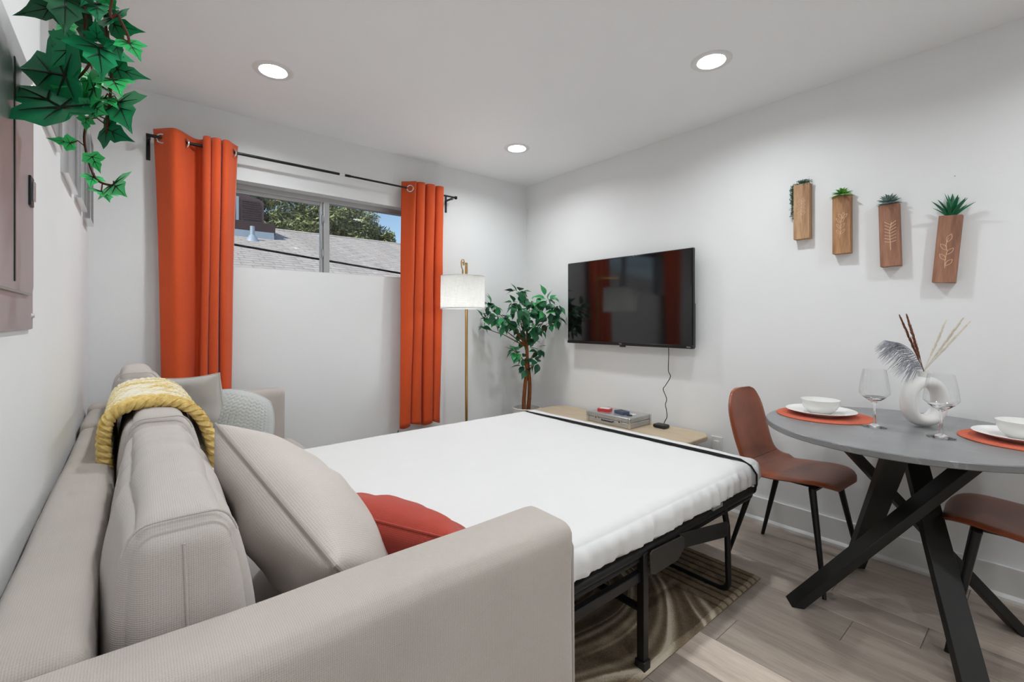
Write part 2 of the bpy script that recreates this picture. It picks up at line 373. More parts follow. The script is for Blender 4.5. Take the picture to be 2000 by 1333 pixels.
def pillow_pts(w, h, t, n=36, conc=.05, pinch=.45, wrinkle=.006, seed=0, knit=None, rnd_=0):
    """pillow in its own frame: x width, y height, z thickness"""
    def P(u, v, s):
        x = w/2*u*(1-conc*(1-v*v)*abs(u)); y = h/2*v*(1-conc*(1-u*u)*abs(v))
        x *= math.sqrt(1-rnd_*v*v/2); y *= math.sqrt(1-rnd_*u*u/2)
        e = max(0, (1-u*u)*(1-v*v)); z = t/2*e**pinch
        rad = math.atan2(v, u)
        z += wrinkle*math.sin(rad*7+seed+2*nz((u, v, s), 1.2, seed))*(e**.7)*(1-e)*1.5 + wrinkle*1.2*nz((u, v, s), 2.6, seed)*min(1, e*4)
        if knit: z += knit(u, v)*min(1, e*6)
        return Vector((x, y, z*s))
    mb = MB(); top = {}; vv = []; ff = []
    for s in (1, -1):
        for i in range(n+1):
            for j in range(n+1):
                bd = i in (0, n) or j in (0, n)
                if s == -1 and bd: top[(s, i, j)] = top[(1, i, j)]; continue
                u = math.sin(PI/2*(2*i/n-1))*.6 + (2*i/n-1)*.4; v = math.sin(PI/2*(2*j/n-1))*.6 + (2*j/n-1)*.4
                top[(s, i, j)] = len(vv); vv.append(P(u, v, s))
        for i in range(n):
            for j in range(n):
                q = (top[(s, i, j)], top[(s, i+1, j)], top[(s, i+1, j+1)], top[(s, i, j+1)]); ff.append(q if s == 1 else q[::-1])
    mb.add(vv, ff)
    rim = [P(2*i/24-1, -1, 1) for i in range(24)] + [P(1, 2*i/24-1, 1) for i in range(24)] + [P(1-2*i/24, 1, 1) for i in range(24)] + [P(-1, 1-2*i/24, 1) for i in range(25)]
    return mb, rim
def frame_mat(c, ex, ey):
    ex = Vector(ex).normalized(); ey = Vector(ey); ey = (ey-ex*ey.dot(ex)).normalized(); ez = ex.cross(ey)
    m = Matrix((ex, ey, ez)).transposed().to_4x4(); m.translation = Vector(c); return m
def make_pillow(name, label, mat, c, ex, ey, w, h, t, piping=.003, seed=0, **k):
    th = thing(name, label, 'pillow', (0, 0, 0)); th.matrix_basis = frame_mat(c, ex, ey)
    mb, rim = pillow_pts(w, h, t, seed=seed, **k)
    obj('cover', mb, mat, th, local=True)
    obj('piping', MB().tube(rim, piping, 6, cap=False), 'seam_shade' if mat == 'pillow_beige' else mat, th, local=True)
    return th

# ------------------------------------------------------------------ the room
WX0, WX1, WZ0, WZ1 = 0.34, 1.68, 1.505, 2.04
WT = 0.16
floor = struct('floor', MB().box((XL-.1, YF-.1, -.12), (XR+.1, YB+.1, -.012)), 'soil')
pw, pl = .174, 1.22
rnd = random.Random(11)
x = 1.655-11*pw; col = 0
while x < XR:
    y = YF - rnd.random()*pl
    if abs(x-2.177) < .01: y = .32-3*pl
    if abs(x-1.481) < .01: y = .96-4*pl
    while y < YB:
        y0, y1 = max(y, YF), min(y+pl, YB)
        x1 = min(x+pw, XR+.005)
        if y1-y0 > .04 and x1-max(x, XL) > .01:
            xa = max(x, XL)
            mb = MB().box((xa+.0008, y0+.0008, -.012), (x1-.0008, y1-.0008, 0))
            o = obj('plank', mb, 'floor_board', floor, bevel=.0012, seg=1, smooth=False, origin=((xa+x1)/2, (y0+y1)/2, 0))
            k_ = rnd.choice((.74, .80, .84, .88, .93, .98, 1.08))
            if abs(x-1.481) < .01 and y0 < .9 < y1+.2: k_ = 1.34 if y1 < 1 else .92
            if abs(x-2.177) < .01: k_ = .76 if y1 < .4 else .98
            if abs(x-1.655) < .01 or abs(x-1.829) < .01: k_ = min(k_, .95)
            o.color = (k_, k_*.985, k_*.965, 1)
        y += pl
    x += pw; col += 1
LX, LY, LH = (.545, 2.158), (-1.83, -.37, 1.08, 2.535), .062
cb = MB(); xs = [XL-.2, LX[0]-LH, LX[0]+LH, LX[1]-LH, LX[1]+LH, XR+.2]
for i in (0, 2, 4): cb.box((xs[i], YF-.2, H), (xs[i+1], YB+WT, H+.12))
for lx in LX:
    ys = [YF-.2] + [q for ly in LY for q in (ly-LH, ly+LH)] + [YB+WT]
    for i in range(0, len(ys), 2): cb.box((lx-LH, ys[i], H), (lx+LH, ys[i+1], H+.12))
    for ly in LY: cb.box((lx-LH, ly-LH, H+.07), (lx+LH, ly+LH, H+.12))
struct('ceiling', cb, 'ceiling_paint', smooth=False)
struct('wall_left', MB().box((XL-.12, YF-.2, -.12), (XL, YB+WT, H+.02)), 'wall_paint')
struct('wall_right', MB().box((XR, YF-.2, -.12), (XR+.12, YB+WT, H+.02)), 'wall_paint')
struct('wall_front', MB().box((XL-.1, YF-.14, -.12), (XR+.1, YF, H+.02)), 'wall_paint')
wb = MB()
wb.box((XL-.1, YB, -.12), (WX0, YB+WT, H+.02)); wb.box((WX1, YB, -.12), (XR+.1, YB+WT, H+.02))
wb.box((WX0, YB, -.12), (WX1, YB+WT, WZ0)); wb.box((WX0, YB, WZ1), (WX1, YB+WT, H+.02))
struct('wall_back', wb, 'wall_paint', smooth=False)
struct('baseboard_right', MB().box((XR-.014, YF, .018), (XR, YB, .142)), 'trim_white', bevel=.004)
struct('baseboard_back', MB().box((XL, YB-.014, .018), (XR-.014, YB, .142)), 'trim_white', bevel=.004)
struct('baseboard_left', MB().box((XL, YF, .018), (XL+.014, YB-.014, .142)), 'trim_white', bevel=.004)
struct('trim_1', MB().prism([(XR, 0), (XR-.026, 0), (XR-.026, .012), (XR-.014, .026), (XR, .026)], 'Y', YF, YB-.02), 'trim_white')
# sliding window
wy = YB+.085
win = struct('window_1', MB().box((WX0, wy, WZ0-.015), (WX1, wy+.05, WZ0+.010)).box((WX0, wy, WZ1-.035), (WX1, wy+.05, WZ1)).box((WX0, wy, WZ0+.028), (WX0+.03, wy+.05, WZ1-.035)).box((WX1-.03, wy, WZ0+.028), (WX1, wy+.05, WZ1-.035)), 'aluminium', bevel=.003)
MX = 1.035
obj('mullion', MB().box((MX-.012, wy-.012, WZ0+.004), (MX+.028, wy+.03, WZ1-.03)), 'aluminium', win, bevel=.003)
obj('sash_stile', MB().box((MX-.030, wy+.0, WZ0+.004), (MX-.013, wy+.03, WZ1-.03)), 'aluminium', win, bevel=.003)
obj('sash_rail', MB().box((WX0+.03, wy+.005, WZ0+.008), (MX-.03, wy+.03, WZ0+.014)).box((WX0+.03, wy+.005, WZ1-.058), (MX-.03, wy+.03, WZ1-.035)), 'aluminium', win, bevel=.002)
for zz in (1.62, 1.86):
    obj('latch', MB().tube([(MX-.020, wy-.004, zz), (MX-.020, wy-.022, zz+.012), (MX-.020, wy-.022, zz+.048), (MX-.020, wy-.004, zz+.06)], .005, 6), 'aluminium', win)
obj('pane', MB().box((WX0+.03, wy+.014, WZ0+.008), (MX-.028, wy+.018, WZ1-.05)), 'pane_glass', win, smooth=False)
obj('pane', MB().box((MX+.02, wy+.034, WZ0+.006), (WX1-.028, wy+.038, WZ1-.03)), 'pane_glass', win, smooth=False)
obj('sill', MB().box((WX0, YB+.001, WZ0-.001), (WX1, wy, WZ0+.004)), 'trim_white', win)

# ------------------------------------------------------------------ outside: neighbour roof, cooler, cable, trees
RY, RZ, SL = 12.0, 3.38, .335
house = thing('neighbour_house', 'neighbouring house with a pale grey shingle roof outside the window', 'house', (4, RY, 0))
obj('wall', MB().box((-9, 7.6, -.6), (18, 14.6, RZ-SL*4.4-.15)), 'stucco', house)
nc = 30; ey0 = 7.0
for i in range(nc):
    ya = ey0 + (RY-ey0)*i/nc; yb = ya + (RY-ey0)/nc*1.25
    za = RZ-SL*(RY-ya); zb = RZ-SL*(RY-min(yb, RY)); yb = min(yb, RY)
    mb = MB().add([(-10, ya, za), (19, ya, za), (19, yb, zb-.004), (-10, yb, zb-.004), (-10, ya, za-.022), (19, ya, za-.022), (19, yb, zb-.03), (-10, yb, zb-.03)],
                  [(0, 1, 2, 3), (7, 6, 5, 4), (0, 4, 5, 1), (1, 5, 6, 2), (2, 6, 7, 3), (3, 7, 4, 0)])
    obj('shingle_course', mb, 'shingles', house, smooth=False, origin=(-10+(i % 2)*.15+rnd.random()*.1, ya, za))
obj('far_slope', MB().add([(-10, RY, RZ-.03), (19, RY, RZ-.03), (19, 15, RZ-SL*3), (-10, 15, RZ-SL*3), (-10, RY, RZ-.09), (19, RY, RZ-.09), (19, 15, RZ-SL*3-.06), (-10, 15, RZ-SL*3-.06)],
    [(0, 1, 2, 3), (7, 6, 5, 4), (0, 4, 5, 1), (1, 5, 6, 2), (2, 6, 7, 3), (3, 7, 4, 0)]), 'shingles', house)
obj('ridge_cap', MB().prism([(RY-.14, RZ-.04), (RY, RZ+.012), (RY+.14, RZ-.04), (RY, RZ-.03)], 'X', -10, 19), 'shingles', house)
vy = 10.2; vz = RZ-SL*(RY-vy)
vp = obj('vent_pipe', MB().tube([(1.82, vy, vz-.05), (1.82, vy, vz+.27)], .042, 14), 'flashing', house)
obj('vent_boot', MB().lathe([(.15, -.06), (.055, .09), (.042, .10)], (1.82, vy, vz), 16), 'flashing', vp)
cy = 10.95; cz = RZ-SL*(RY-cy)
cool = thing('roof_cooler', 'dark purple-brown rooftop cooler with an arched top on a platform', 'cooler', (1.7, cy, cz))
obj('platform', MB().box((.6, cy-.45, cz-.06), (2.30, cy+.45, cz+.17)), 'shed_dark', cool, bevel=.01)
obj('flashing', MB().box((.62, cy-.47, cz-.20), (2.27, cy-.452, cz-.02)), 'flashing', cool)
arc = [(.45, cz+.17), (2.10, cz+.17), (2.10, cz+.60)] + [(1.30+.80*math.cos(a), cz+.60+.13*math.sin(a)) for a in [PI*k/14 for k in range(1, 14)]] + [(.45, cz+.60)]
obj('housing', MB().prism(arc, 'Y', cy-.36, cy+.36), 'shed_purple', cool, smooth=False)
for k in range(9): obj('louver', MB().box((1.70, cy-.375, cz+.22+k*.045), (2.04, cy-.362, cz+.245+k*.045)), 'shed_dark', cool)
obj('edge_trim', MB().box((1.60, cy-.38, cz+.17), (1.645, cy-.362, cz+.66)), 'flashing', cool)
tag(obj('utility_cable', MB().tube([(-4+i*.5, 6.0, 2.50-.093*(-4+i*.5+4)) for i in range(29)], .014, 6), 'plastic_black'), 'dark utility cable strung across the view of the roof outside', 'cable')
def tree(name, label, blobs, mats, trunk, nleaf, seed, size=.10):
    rd = random.Random(seed); tb = trunk
    th = thing(name, label, 'tree', tb[0], 0, 'trees behind the neighbouring roof')
    obj('trunk', MB().tube(tb, [.22, .2, .16, .1][:len(tb)], 10), 'tree_bark', th)
    br = MB()
    for c, r in blobs: br.tube([tb[-2], (Vector(tb[-1])+Vector(c))/2 + Vector((0, 0, -.2)), Vector(c)], [.09, .06, .02], 6)
    obj('branches', br, 'tree_bark', th)
    for mi, mname in enumerate(mats):
        mb = MB()
        for k in range(nleaf):
            c, r = rd.choice(blobs)
            d = Vector((rd.gauss(0, 1), rd.gauss(0, 1), rd.gauss(0, 1))).normalized()*(rd.random()**.45)
            p = Vector(c) + Vector((d.x*r[0], d.y*r[1], d.z*r[2]))
            if noise.noise(p*1.7 + Vector((seed, 0, 0))) < -.22: continue
            a = Vector((rd.gauss(0, 1), rd.gauss(0, 1), rd.gauss(0, 1))).normalized(); b = a.orthogonal().normalized(); s = size*(.6+.8*rd.random())
            mb.add([p-a*s, p+b*s*.35, p+a*s, p-b*s*.35], [(0, 1, 2, 3)])
        tag(obj('foliage', mb, mname, th, smooth=False, fix=False), kind='stuff')
    return th
tree('oak_tree', 'tall olive green tree behind the roof, filling the left window pane', [((1.2, 17, 5.4), (1.9, 1.6, 1.6)), ((3.4, 17.4, 5.0), (1.5, 1.4, 1.5)), ((4.2, 17, 3.9), (1.5, 1.3, 1.0)), ((2.2, 16.6, 3.6), (1.6, 1.2, 1.1)), ((-1, 17, 5.0), (2, 1.5, 1.8))], ['tree_leaf', 'tree_leaf_dark'], [(2.2, 17.2, -.5), (2.3, 17.2, 1.6), (2.2, 17, 3.2), (2.4, 17, 4.4)], 26000, 3, .085)
tree('leafy_tree', 'olive green tree behind the roof with its edge against blue sky, right pane', [((5.3, 17, 4.9), (1.0, 1.2, 1.3)), ((6.3, 17.2, 5.0), (1.2, 1.2, 1.0)), ((6.3, 16.9, 4.0), (1.2, 1.1, .8)), ((7.2, 17, 4.3), (.8, .9, .7)), ((7.75, 17, 3.95), (.45, .6, .35)), ((7.5, 17, 3.6), (.7, .7, .4))], ['tree_leaf', 'tree_leaf_dark'], [(6.2, 17.2, -.5), (6.1, 17.2, 1.6), (6.2, 17, 3.0), (6.3, 17, 3.9)], 17000, 5, .085)

# ------------------------------------------------------------------ recessed ceiling lights
dl = thing('recessed_light', 'round recessed ceiling light nearest the window curtains, left', 'ceiling light', (LX[0], LY[3], H), 0, 'recessed ceiling lights')
obj('trim_ring', MB().lathe([(.0600, .026), (.0605, .004), (.064, -.004), (.070, -.006), (.088, -.005), (.094, -.0005), (.094, .0), (.0615, .0), (.0615, .026)], (0, 0, 0), 40), 'trim_white', dl, local=True)
obj('lens', MB().disc((0, 0, .024), .0605, 40, True), 'lamp_lens', dl, local=True, fix=False)
for (lx, ly, lb) in [(LX[1], LY[2], 'round recessed ceiling light above the dining table'), (LX[1], LY[3], 'small-looking round recessed ceiling light near the far corner'),
                     (LX[0], LY[2], 'recessed ceiling light above the near end of the sofa'), (LX[0], LY[1], 'added unseen fill light in the ceiling over the sofa side, behind the viewpoint'), (LX[1], LY[1], 'added unseen fill light in the ceiling over the table side, behind the viewpoint'),
                     (LX[0], LY[0], 'added unseen fill light in the ceiling on the sofa side, rear of the room'), (LX[1], LY[0], 'added unseen fill light in the ceiling on the table side, rear of the room')]:
    dup(dl, (lx, ly, H), 0, lb)  # lamps behind the viewpoint are unseen, added to fill the room with light

# ------------------------------------------------------------------ curtains and rod
RODY, RODZ = 3.115, 2.172
rod = thing('curtain_rod', 'thin black metal curtain rod on wall brackets above the window', 'curtain rod', (1.0, RODY, RODZ))
obj('rod', MB().tube([(.055, RODY, RODZ), (1.15, RODY, RODZ)], .0085, 10).tube([(1.12, RODY, RODZ), (1.995, RODY, RODZ)], .0068, 10), 'black_metal', rod)
for bx in (.066, 1.965):
    obj('bracket', MB().box((bx-.009, YB-.004, RODZ-.11), (bx+.009, YB, RODZ+.03)).box((bx-.005, RODY-.002, RODZ-.022), (bx+.005, YB, RODZ-.008)).box((bx-.009, RODY-.014, RODZ-.022), (bx+.009, RODY+.014, RODZ-.010)), 'black_metal', rod, bevel=.001)
obj('finial', MB().lathe([(0, 0), (.013, .002), (.013, .016), (0, .018)], (0, 0, 0), 12, Matrix.Translation((1.995, RODY, RODZ)) @ Matrix.Rotation(PI/2, 4, 'Y')), 'black_metal', rod)
obj('sticker', MB().tube([(1.075, RODY, RODZ), (1.11, RODY, RODZ)], .0092, 10), 'plastic_white', rod)
def spline(keys, s):
    for i in range(len(keys)-1):
        if s <= keys[i+1][0]:
            p0, p1, p2, p3 = keys[max(i-1, 0)], keys[i], keys[i+1], keys[min(i+2, len(keys)-1)]
            q = (s-p1[0])/(p2[0]-p1[0]); r = []
            for j in (1, 2):
                m1 = (p2[j]-p0[j])/max(1e-6, p2[0]-p0[0])*(p2[0]-p1[0]); m2 = (p3[j]-p1[j])/max(1e-6, p3[0]-p1[0])*(p2[0]-p1[0])
                r.append((2*q**3-3*q*q+1)*p1[j]+(q**3-2*q*q+q)*m1+(-2*q**3+3*q*q)*p2[j]+(q**3-q*q)*m2)
            return tuple(r)
    return keys[-1][1:]
def curtain(label, top, bot, z0, z1, grom, seed):
    th = thing('curtain', label, 'curtain', (top[0][1], RODY, z0), 0, 'orange grommet curtains')
    def fn(u, v):
        tx, ty = spline(top, u); bx, by = spline(bot, u)
        w = v**.8; x = tx+(bx-tx)*w; y = ty+(by-ty)*w
        x += .006*math.sin(v*5+u*9+seed)*v; y += .008*nz((u*3, v*2.2, 0), 1.6, seed)*min(1, v*3)
        y += .003*nz((u*9, v*12, 1), 1, seed)*min(1, v*4)
        z = z1+(z0-z1)*v + (0.012*math.sin(u*14+seed) if v == 1 else 0)
        return Vector((x, min(y, YB-.012), z))
    o = obj('panel', MB().grid(fn, 110, 60), 'curtain_cloth', th, fix=False)
    so = o.modifiers.new('solid', 'SOLIDIFY'); so.thickness = .003
    for gx, ax in grom:
        obj('grommet', MB().torus((gx+.0*ax[0], RODY-(.018 if gx > 1 else .005), RODZ-.006), ax, .0235, .0050, 24, 8), 'chrome', th)
    return th
top = [(0, .088, 3.150), (.07, .122, 3.113), (.18, .168, 3.066), (.27, .20, 3.080), (.34, .228, 3.115), (.45, .275, 3.165), (.56, .312, 3.15), (.62, .310, 3.085), (.66, .335, 3.075), (.72, .352, 3.145), (.77, .350, 3.085), (.82, .385, 3.072), (.87, .402, 3.14), (.90, .402, 3.082), (.94, .425, 3.072), (.97, .455, 3.113), (1, .484, 3.145)]
bot = [(0, .135, 3.10), (.08, .155, 3.085), (.20, .195, 3.07), (.30, .225, 3.09), (.40, .25, 3.115), (.50, .275, 3.14), (.56, .30, 3.135), (.62, .295, 3.075), (.66, .32, 3.065), (.72, .335, 3.13), (.77, .335, 3.07), (.82, .365, 3.06), (.87, .38, 3.12), (.90, .385, 3.07), (.95, .405, 3.062), (1, .43, 3.09)]
curtain('wide orange grommet curtain left of the window, hanging behind the sofa', top, bot, .41, 2.222, [(.122, (-.35, -.9, 0)), (.226, (-.8, -.6, 0)), (.452, (-.75, -.65, 0))], 1)
top = [(0, 1.548, 3.15), (.06, 1.590, 3.113), (.14, 1.63, 3.075), (.22, 1.645, 3.15), (.28, 1.648, 3.08), (.38, 1.70, 3.07), (.46, 1.725, 3.15), (.53, 1.728, 3.075), (.62, 1.785, 3.068), (.70, 1.805, 3.15), (.78, 1.81, 3.075), (.9, 1.86, 3.07), (1, 1.888, 3.12)]
bot = [(0, 1.50, 3.09), (.08, 1.535, 3.07), (.16, 1.585, 3.08), (.22, 1.60, 3.13), (.28, 1.605, 3.07), (.38, 1.66, 3.06), (.46, 1.685, 3.13), (.53, 1.69, 3.07), (.62, 1.75, 3.06), (.70, 1.77, 3.13), (.78, 1.775, 3.07), (.9, 1.825, 3.065), (1, 1.85, 3.10)]
curtain('narrow orange grommet curtain right of the window beside the floor lamp', top, bot, .40, 2.222, [(1.592, (-.75, -.65, 0))], 4)
tag(obj('lamp_cable', MB().tube([(1.52, 3.19, .30), (1.525, 3.16, .36), (1.54, 3.15, .30), (1.56, 3.13, .10), (1.60, 3.0, .008), (1.8, 2.98, .006), (1.97, 2.94, .015)], .003, 6), 'plastic_black'), 'thin dark lamp cable behind the right curtain hem', 'cable')

# ------------------------------------------------------------------ left wall: electric panel, frames
P0, P1 = .985, 1.452
ep = thing('electric_panel', 'grey metal electrical panel cover on the left wall', 'electrical panel', (XL, 1.2, 1.16))
obj('cover_plate', MB().prism([(P0, 1.160), (P1, 1.160), (P1, 1.722), (P0, 1.722)], 'X', XL, XL+.007), 'panel_steel', ep, bevel=.004)
obj('door', MB().prism([(1.045, 1.232), (1.385, 1.232), (1.402, 1.25), (1.402, 1.64), (1.385, 1.658), (1.045, 1.658)], 'X', XL+.007, XL+.014), 'panel_steel', ep, bevel=.005)
obj('door_gap', MB().prism([(1.188, 1.25), (1.197, 1.25), (1.197, 1.65), (1.188, 1.65)], 'X', XL+.0135, XL+.0155), 'black_paint', ep)
lt = obj('latch', MB().prism([(1.335, 1.415), (1.372, 1.415), (1.372, 1.475), (1.335, 1.475)], 'X', XL+.014, XL+.018), 'plastic_black', ep, bevel=.001)
obj('latch_slider', MB().prism([(1.346, 1.425), (1.362, 1.425), (1.362, 1.465), (1.346, 1.465)], 'X', XL+.018, XL+.022), 'chrome', lt, bevel=.001)
for yy, zz in ((1.436, 1.19), (1.436, 1.69), (1.0, 1.19), (1.0, 1.69)):
    obj('screw', MB().lathe([(0, .004), (.004, .004), (.006, 0)], (0, 0, 0), 12, Matrix.Translation((XL+.007, yy, zz)) @ Matrix.Rotation(PI/2, 4, 'Y')), 'chrome', ep)
for i, (y0, y1, z0, z1, d, lb) in enumerate([(1.62, 1.92, 1.685, 2.06, .014, 'thin silver picture frame nearest the electrical panel on the left wall'), (2.04, 2.37, 1.655, 2.06, .018, 'thin silver picture frame behind the ivy, second from the panel'), (2.47, 2.79, 1.665, 2.06, .020, 'thin silver picture frame behind the ivy, third from the panel'), (2.86, 3.10, 1.650, 2.06, .026, 'thin silver picture frame nearest the window wall')]):
    pf = thing('picture_frame', lb, 'picture frame', (XL, (y0+y1)/2, z0), 0, 'silver frames on the left wall')
    w = .010; X0, X1 = XL, XL+d
    obj('frame', MB().box((X0, y0, z0), (X1, y1, z0+w)).box((X0, y0, z1-w), (X1, y1, z1)).box((X0, y0, z0+w), (X1, y0+w, z1-w)).box((X0, y1-w, z0+w), (X1, y1, z1-w)), 'chrome', pf, smooth=False)
    obj('print', MB().box((X0, y0+w, z0+w), (X0+.004, y1-w, z1-w)), 'photo_print', pf, smooth=False)
    obj('glass', MB().box((X1-.006, y0+w, z0+w), (X1-.004, y1-w, z1-w)), 'pane_glass', pf, smooth=False)

# ------------------------------------------------------------------ trailing ivy
def ivy_leaf(name, mat):
    half = [(0, -.10), (.13, -.24), (.30, -.22), (.36, -.02), (.47, .16), (.34, .26), (.20, .30), (.22, .46), (.12, .62), (.05, .80), (0, 1.0)]
    mb = MB(); mid = [(0, y) for _, y in half]
    def Z(x, y): return .10*abs(x) - .16*(y-.3)**2 - .22*abs(x)**2 + .015
    vv = []; ff = []
    for s in (1, -1):
        o = len(vv)
        for (x, y) in half: vv.append((x*s, y, Z(x, y)))
        for (x, y) in half: vv.append((x*s*.45, y*.9+.02, Z(x*.45, y*.9)-.012))
        for (x, y) in half: vv.append((0, y*.85+.05 if y < .9 else y, Z(0, y*.85)))
        n = len(half)
        for i in range(n-1):
            for lay in (0, 1):
                q = (o+lay*n+i, o+lay*n+i+1, o+(lay+1)*n+i+1, o+(lay+1)*n+i); ff.append(q if s == 1 else q[::-1])
    mb.add(vv, ff); mb.cur = 1
    for (x, y) in ((0, .86), (.30, .18), (-.30, .18), (.16, .48), (-.16, .48), (.24, -.12), (-.24, -.12)):
        a = Vector((0, .02 if abs(x) != .16 else .24, 0)); b = Vector((x, y, 0)); m = []
        for k in range(5):
            p = a.lerp(b, k/4); p.z = Z(p.x, p.y)+.006; m.append(p)
        mb.tube(m, [.016, .013, .010, .007, .003], 4)
    mb.cur = 0
    return mb.mesh(name, [mat, 'leaf_vein'], fix=False)
IV = {k: ivy_leaf('ivy_leaf', k) for k in ('ivy_dark', 'ivy_bright', 'ivy_black')}
ivy = thing('hanging_ivy', 'trailing green ivy hanging from above in front of the left wall', 'ivy', (-.06, .90, 2.02))
# wall pot above the picture, out of which the vines fall
obj('pot', MB().lathe([(0, -.005), (.055, -.005), (.078, .10), (.082, .115), (.074, .115), (.068, .06), (0, .05)], (-.088, .90, 2.05), 28), 'pot_white', ivy)
obj('wall_hook', MB().box((XL, .885, 2.08), (-.155, .915, 2.15)), 'black_metal', ivy)
def ivp(x, y, t): return at(x, y, t)
def stem(pts, r=.0022):
    pp = [Vector(p) for p in pts]; out = []
    for i in range(len(pp)-1):
        p0 = pp[max(i-1, 0)]; p1 = pp[i]; p2 = pp[i+1]; p3 = pp[min(i+2, len(pp)-1)]
        for k in range(6):
            s = k/6; out.append(.5*((2*p1)+(p2-p0)*s+(2*p0-5*p1+4*p2-p3)*s*s+(3*p1-p0-3*p2+p3)*s**3))
    out.append(pp[-1]); return out
V1 = [Vector((-.06, .92, 2.14)), Vector((-.02, .93, 2.20)), Vector((-.0, .90, 2.10)), ivp(165, -40, .86), ivp(178, 30, .87), ivp(172, 90, .88), ivp(183, 150, .88), ivp(186, 205, .88), ivp(165, 260, .89), ivp(172, 310, .90), ivp(190, 352, .90), ivp(226, 364, .90)]
V2 = [Vector((-.05, .88, 2.15)), Vector((.03, .88, 2.20)), ivp(196, -50, .82), ivp(203, 20, .83), ivp(210, 80, .84), ivp(217, 145, .84), ivp(214, 200, .85), ivp(208, 262, .86)]
V3 = [Vector((-.07, .86, 2.15)), Vector((-.02, .84, 2.19)), ivp(150, -60, .80), ivp(168, 20, .80), ivp(165, 70, .82), ivp(176, 120, .83), ivp(150, 155, .84)]
V4 = [Vector((-.04, .90, 2.15)), Vector((.06, .90, 2.19)), ivp(222, -20, .80), ivp(232, 30, .81), ivp(250, 70, .82), ivp(252, 90, .82)]
for V in (V1, V2, V3, V4): obj('vine', MB().tube(stem(V), .0022, 6), 'vine_brown', ivy)
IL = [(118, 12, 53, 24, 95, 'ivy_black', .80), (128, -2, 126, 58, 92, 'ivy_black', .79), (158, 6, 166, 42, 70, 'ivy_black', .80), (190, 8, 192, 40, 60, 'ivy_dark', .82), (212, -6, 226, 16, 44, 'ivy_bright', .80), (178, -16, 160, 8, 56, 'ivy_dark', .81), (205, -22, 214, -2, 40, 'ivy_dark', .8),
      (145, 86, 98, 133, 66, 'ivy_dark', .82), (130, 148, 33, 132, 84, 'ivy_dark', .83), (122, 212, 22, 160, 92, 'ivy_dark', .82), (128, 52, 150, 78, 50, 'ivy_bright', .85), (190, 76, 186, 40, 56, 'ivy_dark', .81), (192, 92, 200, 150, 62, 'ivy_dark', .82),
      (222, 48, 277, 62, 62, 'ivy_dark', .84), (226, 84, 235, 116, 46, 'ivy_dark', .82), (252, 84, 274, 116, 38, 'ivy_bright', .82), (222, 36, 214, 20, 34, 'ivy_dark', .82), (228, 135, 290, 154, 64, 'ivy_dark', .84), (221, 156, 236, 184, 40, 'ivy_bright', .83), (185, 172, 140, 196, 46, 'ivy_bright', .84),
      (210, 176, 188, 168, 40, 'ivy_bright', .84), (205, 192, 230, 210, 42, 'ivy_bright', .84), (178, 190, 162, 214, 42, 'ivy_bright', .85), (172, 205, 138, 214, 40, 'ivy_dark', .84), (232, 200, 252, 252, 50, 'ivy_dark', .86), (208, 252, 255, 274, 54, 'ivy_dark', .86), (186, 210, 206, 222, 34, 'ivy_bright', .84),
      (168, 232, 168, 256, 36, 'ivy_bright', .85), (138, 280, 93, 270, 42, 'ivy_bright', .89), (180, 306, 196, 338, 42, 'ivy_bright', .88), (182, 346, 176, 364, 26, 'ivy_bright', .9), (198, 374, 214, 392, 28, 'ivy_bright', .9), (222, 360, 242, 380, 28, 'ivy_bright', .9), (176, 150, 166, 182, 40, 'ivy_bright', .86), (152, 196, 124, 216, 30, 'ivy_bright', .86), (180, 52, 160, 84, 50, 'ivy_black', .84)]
rv = random.Random(4)
toview = Vector((0, 0, CAMZ))
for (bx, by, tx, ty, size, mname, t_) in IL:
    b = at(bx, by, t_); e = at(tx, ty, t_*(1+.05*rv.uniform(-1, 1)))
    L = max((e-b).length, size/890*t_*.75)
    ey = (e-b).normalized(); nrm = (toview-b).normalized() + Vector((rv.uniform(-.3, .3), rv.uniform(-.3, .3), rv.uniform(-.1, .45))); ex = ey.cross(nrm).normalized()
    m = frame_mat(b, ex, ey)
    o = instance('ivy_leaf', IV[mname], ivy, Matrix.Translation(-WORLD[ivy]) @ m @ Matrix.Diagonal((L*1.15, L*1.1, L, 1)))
    # leaf stalk
    src = min((q for V in (V1, V2, V3, V4) for q in stem(V)), key=lambda q: (q-b).length)
    mid = (src+b)/2 + Vector((0, 0, .008))
    obj('leaf_stalk', MB().tube([src, mid, b], .0012, 5), 'vine_brown', ivy)

# ------------------------------------------------------------------ sofa with its pull-out frame
AY0, AY1, FX, AZ = .655, .805, .730, .752
sofa = thing('sofa_bed', 'large light grey fabric sectional sofa with a pulled-out bed frame', 'sofa', (.3, 1.9, 0))
def cloth(amp, s, seed):
    def d(p, u): return p + Vector((nz(p, s, seed), nz(p, s, seed+1), nz(p, s, seed+2)))*amp
    return d
def arm_disp(p, u):
    p = p + Vector((nz(p, 4, 1), nz(p, 4, 2), nz(p, 4, 3)))*.004
    return p
obj('arm', softbox((XL+.012, AY0, .06), (FX, AY1, AZ), .034, (40, 14, 30), (.006, .006, .004), arm_disp), 'sofa_fabric', sofa, fix=False)
obj('arm', softbox((XL+.012, 2.900, .06), (FX-.042, 3.044, .780), .028, (30, 12, 20), (.004, .006, .004), arm_disp), 'sofa_fabric', sofa, fix=False)
obj('backrest', softbox((XL+.014, AY1+.002, .06), (-.042, 2.50, .752), .03, (10, 44, 20), (.006, .0, .008), arm_disp), 'sofa_fabric', sofa, fix=False)
obj('backrest', softbox((XL+.014, 2.504, .06), (-.042, 2.898, .768), .03, (10, 20, 20), (.006, .0, .008), arm_disp), 'sofa_fabric', sofa, fix=False)
